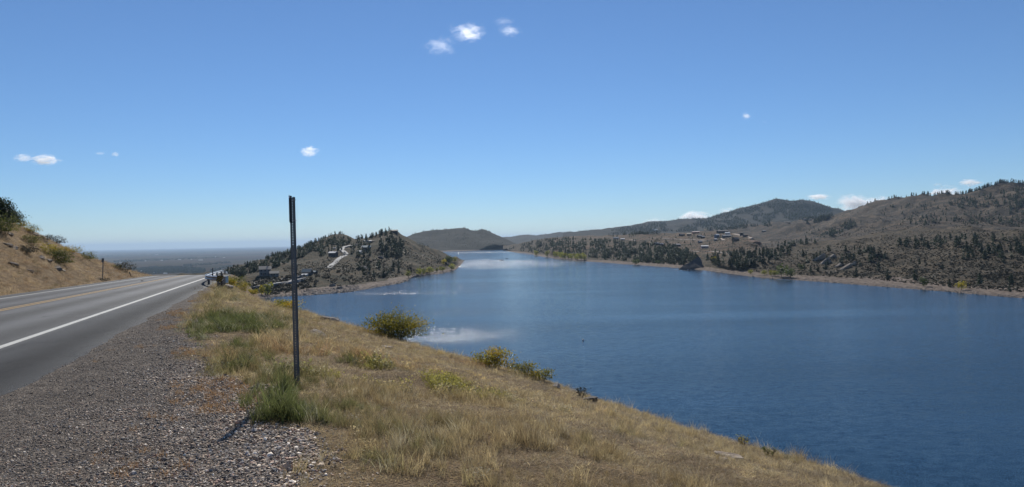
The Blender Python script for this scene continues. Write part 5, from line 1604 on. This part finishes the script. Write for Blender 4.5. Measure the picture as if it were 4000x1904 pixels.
# ------------------------------------------------------------------ grass and gravel
def scatter(name, P, rot, scl, idx_, tint, protos, label):
    """many small plants or stones: one object, its points carrying copies of a few meshes"""
    c = bpy.data.collections.new(name + '_pieces')
    for i, me in enumerate(protos):
        c.objects.link(bpy.data.objects.new('%s_piece_%02d' % (name, i), me))
    me = mesh_arrays(name, P, [], None, False, {'rot': ('FLOAT_VECTOR', rot), 'scl': ('FLOAT_VECTOR', scl), 'idx': ('INT', idx_), 'tint': ('FLOAT_COLOR', tint)})
    o = obj(name, me)
    tag(o, label, kind='stuff')
    ng = bpy.data.node_groups.new(name + '_scatter', 'GeometryNodeTree')
    ng.interface.new_socket('Geometry', in_out='INPUT', socket_type='NodeSocketGeometry')
    ng.interface.new_socket('Geometry', in_out='OUTPUT', socket_type='NodeSocketGeometry')
    gi, go = ng.nodes.new('NodeGroupInput'), ng.nodes.new('NodeGroupOutput')
    ip = ng.nodes.new('GeometryNodeInstanceOnPoints')
    ci = ng.nodes.new('GeometryNodeCollectionInfo')
    ci.inputs['Collection'].default_value = c
    ci.inputs['Separate Children'].default_value = True
    ci.inputs['Reset Children'].default_value = True
    def na(nm, tp):
        n = ng.nodes.new('GeometryNodeInputNamedAttribute')
        n.data_type = tp
        n.inputs['Name'].default_value = nm
        return [s for s in n.outputs if s.enabled][0]
    ip.inputs['Pick Instance'].default_value = True
    L = ng.links.new
    L(gi.outputs[0], ip.inputs['Points'])
    L(ci.outputs[0], ip.inputs['Instance'])
    L(na('idx', 'INT'), ip.inputs['Instance Index'])
    e2r = ng.nodes.new('FunctionNodeEulerToRotation')
    L(na('rot', 'FLOAT_VECTOR'), e2r.inputs[0])
    L(e2r.outputs[0], ip.inputs['Rotation'])
    L(na('scl', 'FLOAT_VECTOR'), ip.inputs['Scale'])
    L(ip.outputs[0], go.inputs[0])
    md = o.modifiers.new('scatter', 'NODES')
    md.node_group = ng
    return o

def tuft(seed, n, r, h, w, lean, droop=0.3, flat=0.0):
    rng_ = np.random.default_rng(seed)
    V, F, A = [], [], []
    for i in range(n):
        a, rr = rng_.random() * 6.28, r * math.sqrt(rng_.random())
        p0 = np.array([rr * math.cos(a), rr * math.sin(a), -0.02])
        la = rng_.random() * 6.28
        ln = lean * (0.3 + rng_.random())
        hh = h * (0.45 + 0.75 * rng_.random())
        d = np.array([math.cos(la) * ln, math.sin(la) * ln, 1.0 - flat])
        d /= np.linalg.norm(d)
        p1 = p0 + d * hh * 0.5
        d2 = d + np.array([math.cos(la), math.sin(la), 0]) * droop * (0.4 + rng_.random()) - np.array([0, 0, droop * 0.3])
        d2 /= np.linalg.norm(d2)
        p2 = p1 + d2 * hh * 0.5
        fa = rng_.random() * 6.28
        s = np.array([math.cos(fa), math.sin(fa), 0]) * w * (0.6 + 0.8 * rng_.random()) / 2
        k = len(V)
        V += [p0 - s, p0 + s, p1 - s * 0.8, p1 + s * 0.8, p2]
        F += [(k, k + 1, k + 3), (k, k + 3, k + 2), (k + 2, k + 3, k + 4)]
        A += [rng_.random()] * 5
    return mesh_arrays('tuft', V, np.array(F), M['grass'], False, {'vary': ('FLOAT', A)})

M['grass'] = leaf_mat('dry_grass_blade', None, 0.5, instancer=True, spec=0.3)
def weed(seed, n, h):
    rng_ = np.random.default_rng(seed)
    C = np.stack([rng_.normal(0, 0.07, n), rng_.normal(0, 0.07, n), h * rng_.random(n) ** 0.7], -1)
    V, F = tris_cloud(C, 0.022 + 0.012 * rng_.random(n), rng_, 0.0)
    A = np.repeat(np.clip(0.25 + 0.75 * C[:, 2] / h, 0, 1), 3)
    mb = MB()
    for i in range(6):
        q = C[rng_.integers(n)]
        mb.tube([(q[0] * 0.3, q[1] * 0.3, -0.02), q], [0.002, 0.001], 3)
    V2 = np.array(mb.v)
    return mesh_arrays('weed', np.concatenate([V, V2]), [np.concatenate([F, np.array(mb.f3) + len(V)]), np.array(mb.f4) + len(V)], M['grass'], False, {'vary': ('FLOAT', np.concatenate([A, np.full(len(V2), 0.2)]))})
TUFTS = [tuft(1, 26, 0.09, 0.30, 0.0045, 0.35), tuft(2, 30, 0.10, 0.24, 0.004, 0.5, 0.5), tuft(3, 22, 0.08, 0.36, 0.0035, 0.25, 0.35),       # 0-2 dry grass
         tuft(4, 34, 0.12, 0.13, 0.0045, 0.9, 0.6, 0.2), tuft(5, 30, 0.13, 0.10, 0.004, 1.6, 0.5, 0.5),                                        # 3-4 matted straw
         tuft(6, 38, 0.07, 0.34, 0.005, 0.3, 0.35), tuft(7, 30, 0.10, 0.26, 0.0055, 0.45, 0.5),                                              # 5-6 green bunches
         tuft(8, 12, 0.05, 0.46, 0.0028, 0.22, 0.25), weed(9, 60, 0.24), weed(10, 44, 0.16)]                                                                                          # 7 tall seed stalks
rg = np.random.default_rng(21)

def patch(X, Y, px, py, rx, ry, soft=1.0):
    """soft ellipse on the ground centred where the photograph shows that patch"""
    c = near_at(px, py)
    q = ((X - c[0]) / rx) ** 2 + ((Y - c[1]) / ry) ** 2
    return np.exp(-q * soft)

def sample_grass(n, y0, y1, dens_ref, power):
    Y = rg.uniform(y0, y1, n)
    eg_, bk_ = np.interp(Y, EG_Y, EG_U), np.interp(Y, BK_Y, BK_U)
    u = eg_ - 0.7 + rg.random(n) * (bk_ + 4.0 - eg_ + 0.7)
    keep = rg.random(n) < np.minimum(1, (dens_ref / Y) ** power) * (bk_ + 4.7 - eg_) / 16.0
    Y, u, eg_, bk_ = Y[keep], u[keep], eg_[keep], bk_[keep]
    X = u - 4.95 - 0.365 * Y
    return X, Y, u, eg_, bk_
X, Y, u, eg_, bk_ = sample_grass(150000, 2.6, 60, 8.0, 1.25)
edge = u - eg_ + 0.9 * fbm(X / 0.9, Y / 0.9, 30, 4)
keep = edge > rg.uniform(-0.15, 0.5, len(X))
X, Y, u, eg_, bk_ = X[keep], Y[keep], u[keep], eg_[keep], bk_[keep]
# bare and thin places
thin = fbm(X / 1.3, Y / 1.3, 44, 4)
keep = thin > -0.36 + 0.25 * rg.random(len(X)) + 0.10 * np.clip((u - eg_) / 5, 0, 1)
X, Y, u, eg_, bk_ = X[keep], Y[keep], u[keep], eg_[keep], bk_[keep]
nG = len(X)
big = fbm(X / 2.6, Y / 2.6, 50, 4)
sm = fbm(X / 0.5, Y / 0.5, 53, 3)
green = np.clip(0.5 * np.exp(-((u - eg_ - 1.0) / 1.2) ** 2) * np.clip((Y - 7) / 3, 0, 1) + 1.1 * patch(X, Y, 790, 1330, 0.8, 6.0) + 1.0 * patch(X, Y, 880, 1260, 1.2, 5) + 0.75 * patch(X, Y, 1000, 1540, 1.0, 1.4) + 1.2 * patch(X, Y, 1080, 1640, 0.45, 0.9) + 0.35 * patch(X, Y, 1250, 1600, 1.2, 1.2)
                + 0.8 * patch(X, Y, 1300, 1430, 1.2, 1.2) + 0.25 * patch(X, Y, 1500, 1750, 1.3, 0.8) + 0.35 * patch(X, Y, 1350, 1850, 0.8, 0.5) + 0.9 * sm - 0.05, 0, 1)
weed_ = np.clip(1.5 * patch(X, Y, 1640, 1500, 1.7, 1.1) + 0.8 * patch(X, Y, 1430, 1460, 1.2, 0.9) + 0.6 * patch(X, Y, 1800, 1530, 0.9, 0.6) - 0.35 + 0.8 * sm, 0, 1)
gold = np.clip(1.7 * patch(X, Y, 1850, 1465, 2.4, 0.9) + 1.4 * patch(X, Y, 2000, 1495, 1.2, 0.7) + 1.2 * patch(X, Y, 1600, 1375, 2.2, 0.9) + 1.2 * patch(X, Y, 2980, 1835, 0.9, 0.5) + 0.9 * patch(X, Y, 2500, 1650, 0.9, 0.7) - 0.3 + 0.6 * sm, 0, 1)
red = np.clip(1.0 * patch(X, Y, 1250, 1400, 3.0, 3.0) + 0.9 * patch(X, Y, 1840, 1420, 0.9, 0.8) + 0.5 * patch(X, Y, 1400, 1290, 3.0, 4.0) + 0.5 * big, 0, 1) * 0.7
straw, brown, greenc, weedc, goldc, redc = np.array([0.40, 0.315, 0.19]), np.array([0.225, 0.165, 0.095]), np.array([0.095, 0.105, 0.04]), np.array([0.215, 0.19, 0.05]), np.array([0.58, 0.42, 0.17]), np.array([0.30, 0.165, 0.095])
t = np.clip(0.5 + 1.1 * big + 0.45 * rg.normal(size=nG), 0, 1)[:, None]
tint = brown * (1 - t) + straw * t
for m_, c_ in ((red, redc), (gold, goldc), (green, greenc), (weed_, weedc)):
    w_ = (m_ * (0.35 + 0.65 * (rg.random(nG) < m_)))[:, None]
    tint = tint * (1 - w_) + c_ * w_
grey = (rg.random(nG) < 0.12)[:, None]
tint = np.where(grey, tint * 0.4 + np.array([0.30, 0.27, 0.22]) * 0.6, tint)
tint *= rg.uniform(0.65, 1.4, (nG, 1)) * np.array([1.34, 1.36, 1.22])
idx_ = rg.choice([0, 1, 2, 3, 4, 7], nG, p=[0.2, 0.25, 0.12, 0.24, 0.14, 0.05])
right = np.clip((u - eg_) / (bk_ - eg_), 0, 1.3)
idx_ = np.where((right > 0.45) & (rg.random(nG) < 0.55) & (Y < 22), rg.choice([3, 4, 1], nG), idx_)
idx_ = np.where(rg.random(nG) < green * 0.8, rg.choice([5, 6], nG), idx_)
idx_ = np.where(rg.random(nG) < gold, rg.choice([3, 4], nG), idx_)
idx_ = np.where(rg.random(nG) < weed_ * 0.75, rg.choice([8, 9], nG), idx_)
idx_ = np.where(rg.random(nG) < 0.015, 9, idx_)
clump = fbm(X / 0.42, Y / 0.42, 58, 2)
s = rg.uniform(0.45, 0.95, nG) * (1 + 0.25 * big) * np.clip(0.85 + 1.1 * clump, 0.45, 1.5) * np.clip((Y / 9.0) ** 0.25, 0.9, 1.5)
s *= np.where(gold > 0.5, 0.65, 1.0) * np.where(right > 0.4, 0.72, 1.0) * (1 + 0.35 * patch(X, Y, 1080, 1640, 0.45, 0.9))
wd = np.clip(Y / 9.0, 0.9, 2.6) ** 0.5
Z = gz(X, Y)
scatter('grass', np.stack([X, Y, Z], -1), np.stack([rg.normal(size=nG) * 0.12, rg.normal(size=nG) * 0.12 + 0.05, rg.random(nG) * 6.28], -1), np.stack([s * wd, s * wd, s], -1), idx_, tint, TUFTS, 'dry brown and green grass covering the embankment')
# short matted straw between the standing grass
X, Y, u, eg_, bk_ = sample_grass(170000, 2.6, 34, 7.0, 1.35)
edge = u - eg_ + 0.9 * fbm(X / 0.9, Y / 0.9, 30, 4)
keep = edge > rg.uniform(-0.05, 0.4, len(X))
X, Y = X[keep], Y[keep]
n = len(X)
t = np.clip(0.5 + 1.2 * fbm(X / 0.8, Y / 0.8, 63, 3) + 0.4 * rg.normal(size=n), 0, 1)[:, None]
tint = (np.array([0.20, 0.15, 0.095]) * (1 - t) + np.array([0.50, 0.39, 0.23]) * t) * rg.uniform(0.6, 1.5, (n, 1)) * np.array([1.08, 1.1, 1.02])
s = rg.uniform(0.35, 0.8, n) * np.clip((Y / 8.0) ** 0.3, 0.9, 1.5)
scatter('straw', np.stack([X, Y, gz(X, Y)], -1), np.stack([rg.normal(size=n) * 0.2, rg.normal(size=n) * 0.2, rg.random(n) * 6.28], -1), np.stack([s * 1.2, s * 1.2, s * 0.75], -1), rg.choice([3, 4, 4], n), tint, TUFTS, 'matted short straw between the standing grass')
# grass on the cut bank and the foot of it
n = 42000
Y = rg.uniform(24, 112, n)
l = rg.random(n) ** 0.8 * 26
uu = -8.9 - l / 0.94
X = uu - 4.95 - 0.365 * Y
big = fbm(X / 5, Y / 5, 70, 4)
keep = (fbm(X / 2.2, Y / 2.2, 74, 3) > -0.34) & (rg.random(n) < np.clip(45 / Y, 0.4, 1))
X, Y, big, l = X[keep], Y[keep], big[keep], l[keep]
n = len(X)
t = np.clip(0.5 + 1.0 * big + 0.4 * rg.normal(size=n), 0, 1)[:, None]
tint = (np.array([0.23, 0.145, 0.07]) * (1 - t) + np.array([0.40, 0.29, 0.15]) * t) * rg.uniform(0.7, 1.3, (n, 1)) * np.array([1.28, 1.36, 1.6])
gsel = (rg.random(n) < 0.06)[:, None]
tint = np.where(gsel, np.array([0.12, 0.12, 0.045]), tint)
s = rg.uniform(0.7, 1.25, n)
scatter('bank_grass', np.stack([X, Y, gz(X, Y)], -1), np.stack([rg.normal(size=n) * 0.15, rg.normal(size=n) * 0.15, rg.random(n) * 6.28], -1), np.stack([s * 2.3, s * 2.3, s], -1), rg.choice([0, 1, 2, 3, 3, 4], n), tint, TUFTS, 'golden dry grass covering the cut bank')
# gravel of the pull-out
M['pebble'], nt, b = new_mat('gravel_stone')
tc = attr(nt, 'tint', 'INSTANCER').outputs['Color']
oc = N(nt, 'ShaderNodeTexCoord').outputs['Object']
nt.links.new(mix(nt, 1.0, tc, ramp(nt, noise_node(nt, oc, 1.5, 4, 0.7), [(0.3, 0.75), (0.7, 1.25)]), 'MULTIPLY'), b.inputs['Base Color'])
b.inputs['Roughness'].default_value = 0.75
PEB = []
for k in range(7):
    V, F = rock_shape(700 + k, ICO1 if k < 4 else ICO2, 0.62, 2)
    PEB.append(mesh_arrays('pebble', V, F, M['pebble'], k >= 4))
n = 260000
Y = 2.8 + 22 * rg.random(n) ** 1.6
u = rg.uniform(1.5, 6.6, n)
X = u - 4.95 - 0.365 * Y
eg_ = np.interp(Y, EG_Y, EG_U)
edge = u - eg_ + 0.9 * fbm(X / 0.9, Y / 0.9, 30, 4)
pav = u - 2.05 - 0.3 * fbm(X / 0.8, Y / 0.8, 80, 3)
keep = (edge < rg.normal(0.05, 0.2, n)) & (pav > rg.normal(-0.05, 0.33, n)) & (rg.random(n) < np.clip((7.5 / Y) ** 1.1, 0, 1)) & (X > -0.80 * Y - 1.5)
X, Y, u, pav = X[keep], Y[keep], u[keep], pav[keep]
n = len(X)
coarse = np.clip((u - 2.4) / 2.6 + 0.4 * fbm(X / 1.1, Y / 1.1, 85, 3), 0, 1)
s = np.exp(rg.normal(0, 0.38, n)) * (0.0046 + 0.0080 * coarse ** 1.4) * np.clip((Y / 8) ** 0.4, 0.85, 1.5)
pal = np.array([[0.10, 0.095, 0.095], [0.17, 0.155, 0.145], [0.25, 0.215, 0.18], [0.30, 0.235, 0.18], [0.24, 0.165, 0.135], [0.40, 0.36, 0.31], [0.06, 0.058, 0.06], [0.62, 0.59, 0.55], [0.20, 0.20, 0.21]])
ch = rg.choice(9, n, p=[0.16, 0.18, 0.18, 0.12, 0.08, 0.09, 0.10, 0.03, 0.06])
tint = pal[ch] * rg.uniform(0.75, 1.2, (n, 1)) * (0.92 + 0.60 * coarse)[:, None] * np.array([1.30, 1.17, 1.00])
scatter('gravel', np.stack([X, Y, gz(X, Y) + s * 0.25], -1), np.stack([rg.normal(size=n) * 0.35, rg.normal(size=n) * 0.35, rg.random(n) * 6.28], -1), np.stack([s, s, s], -1) * np.stack([np.ones(n), rg.uniform(0.8, 1.1, n), rg.uniform(0.7, 1.1, n)], -1), rg.integers(0, 7, n), tint, PEB, 'loose gravel of the roadside pull-out')
# straw and weeds creeping into the gravel
n = 2600
Y = rg.uniform(3.2, 30, n)
eg_ = np.interp(Y, EG_Y, EG_U)
u = eg_ - np.abs(rg.normal(0, 0.9, n))
X = u - 4.95 - 0.365 * Y
keep = (u > 2.2) & (fbm(X / 0.7, Y / 1.2, 91, 3) > 0.16)
X, Y = X[keep], Y[keep]
n = len(X)
tint = np.array([0.36, 0.21, 0.09]) * rg.uniform(0.7, 1.3, (n, 1))
s = rg.uniform(0.4, 0.75, n)
scatter('gravel_weeds', np.stack([X, Y, gz(X, Y)], -1), np.stack([np.zeros(n), np.zeros(n), rg.random(n) * 6.28], -1), np.stack([s, s, s * 0.8], -1), rg.choice([3, 4, 1], n), tint, TUFTS, 'dry orange weeds creeping into the gravel')

# ------------------------------------------------------------------ clouds
mt = bpy.data.materials.new('cloud_vapour')
mt.use_nodes = True
nt = mt.node_tree
nt.nodes.remove(nt.nodes['Principled BSDF'])
pv = nt.nodes.new('ShaderNodeVolumePrincipled')
pv.inputs['Color'].default_value = (1, 1, 1, 1)
pv.inputs['Anisotropy'].default_value = 0.55
oc = N(nt, 'ShaderNodeTexCoord').outputs['Object']
oi = nt.nodes.new('ShaderNodeObjectInfo')
off = nt.nodes.new('ShaderNodeVectorMath')
off.operation = 'MULTIPLY_ADD'
cmb = nt.nodes.new('ShaderNodeCombineXYZ')
for k in range(3):
    nt.links.new(oi.outputs['Random'], cmb.inputs[k])
off.inputs[1].default_value = (37, 53, 71)
nt.links.new(cmb.outputs[0], off.inputs[0])
nt.links.new(oc, off.inputs[2])
f1 = noise_node(nt, off.outputs[0], 1.9, 9, 0.72, 1.2)
ln = nt.nodes.new('ShaderNodeVectorMath')
ln.operation = 'LENGTH'
nt.links.new(oc, ln.inputs[0])
fall = math_node(nt, 'SUBTRACT', 1.0, math_node(nt, 'POWER', ln.outputs['Value'], 1.6), True)
den = math_node(nt, 'SUBTRACT', math_node(nt, 'ADD', math_node(nt, 'MULTIPLY', fall, 0.55), math_node(nt, 'MULTIPLY', f1, 2.1)), 1.40, True)
thick = attr(nt, 'thick', 'OBJECT').outputs['Fac']
nt.links.new(math_node(nt, 'MULTIPLY', den, thick), pv.inputs['Density'])
nt.links.new(pv.outputs[0], nt.nodes['Material Output'].inputs['Volume'])
M['cloud'] = mt
CV, CF = ico(3)
cloud_mesh = mesh_arrays('cloud', CV, CF, M['cloud'], True)
CL = [(1720, 180, 75, 38, 8000, 0.9, 'ragged thin cloud, lowest and leftmost of the three high wisps'), (1830, 128, 78, 40, 8000, 2.6, 'largest and brightest of the three high wisps'), (1992, 122, 56, 24, 8000, 1.8, 'small torn cloud, rightmost of the three high wisps'),
      (1970, 85, 50, 16, 8200, 0.7, 'faint streak just above the rightmost high wisp'), (88, 617, 40, 18, 12000, 7.0, 'small cloud puff left of the long one at the left edge'), (176, 625, 66, 23, 12000, 9.0, 'long white cloud puff near the left edge'),
      (452, 603, 20, 11, 12000, 7.0, 'tiny right-hand puff of the faint pair above the bank'), (392, 600, 22, 8, 12000, 3.0, 'faint left-hand puff of the pair above the bank'), (1207, 594, 40, 22, 12000, 9.0, 'single bright white puff above the marker post'),
      (2916, 454, 22, 15, 11000, 7.0, 'single small puff high over the shore hill'), (2988, 477, 13, 5, 11000, 1.2, 'very faint speck right of the single small puff'), (3198, 770, 54, 12, 20000, 5.0, 'thin flat cloud just right of the mountain top'),
      (3345, 800, 84, 46, 24000, 3.6, 'heaped cloud rising behind the saddle beside the mountain'), (3440, 800, 84, 34, 24000, 2.8, 'right-hand tail of the heaped cloud behind the skyline'), (3700, 758, 74, 30, 24000, 3.6, 'white cloud bank behind the pines on the skyline'),
      (3790, 714, 50, 14, 20000, 6.0, 'thin cloud floating above the pines on the skyline'), (3660, 722, 22, 7, 20000, 1.8, 'small faint cloud left of the thin one above the skyline pines'), (2720, 848, 72, 24, 26000, 4.0, 'low cloud bank touching the mountain shoulder'),
      (2560, 868, 60, 18, 26000, 1.3, 'faint low cloud over the long mountain shoulder'), (2840, 826, 46, 14, 26000, 1.6, 'small low cloud on the mountain slope line')]
for x, y, rx, ry, dist, th, lab in CL:
    c = at(x, y, dist)
    k = dist / FPX
    o = obj('cloud', cloud_mesh, loc=c, scale=(rx * k * 1.25, rx * k * 0.8, ry * k * 1.35), rot=(0, -ROLL + 0.03, 0))
    o['thick'] = th * (0.0085 if dist < 15000 else 0.018) * (8000.0 / dist) ** 0.6
    tag(o, lab, 'cloud', 'clouds')
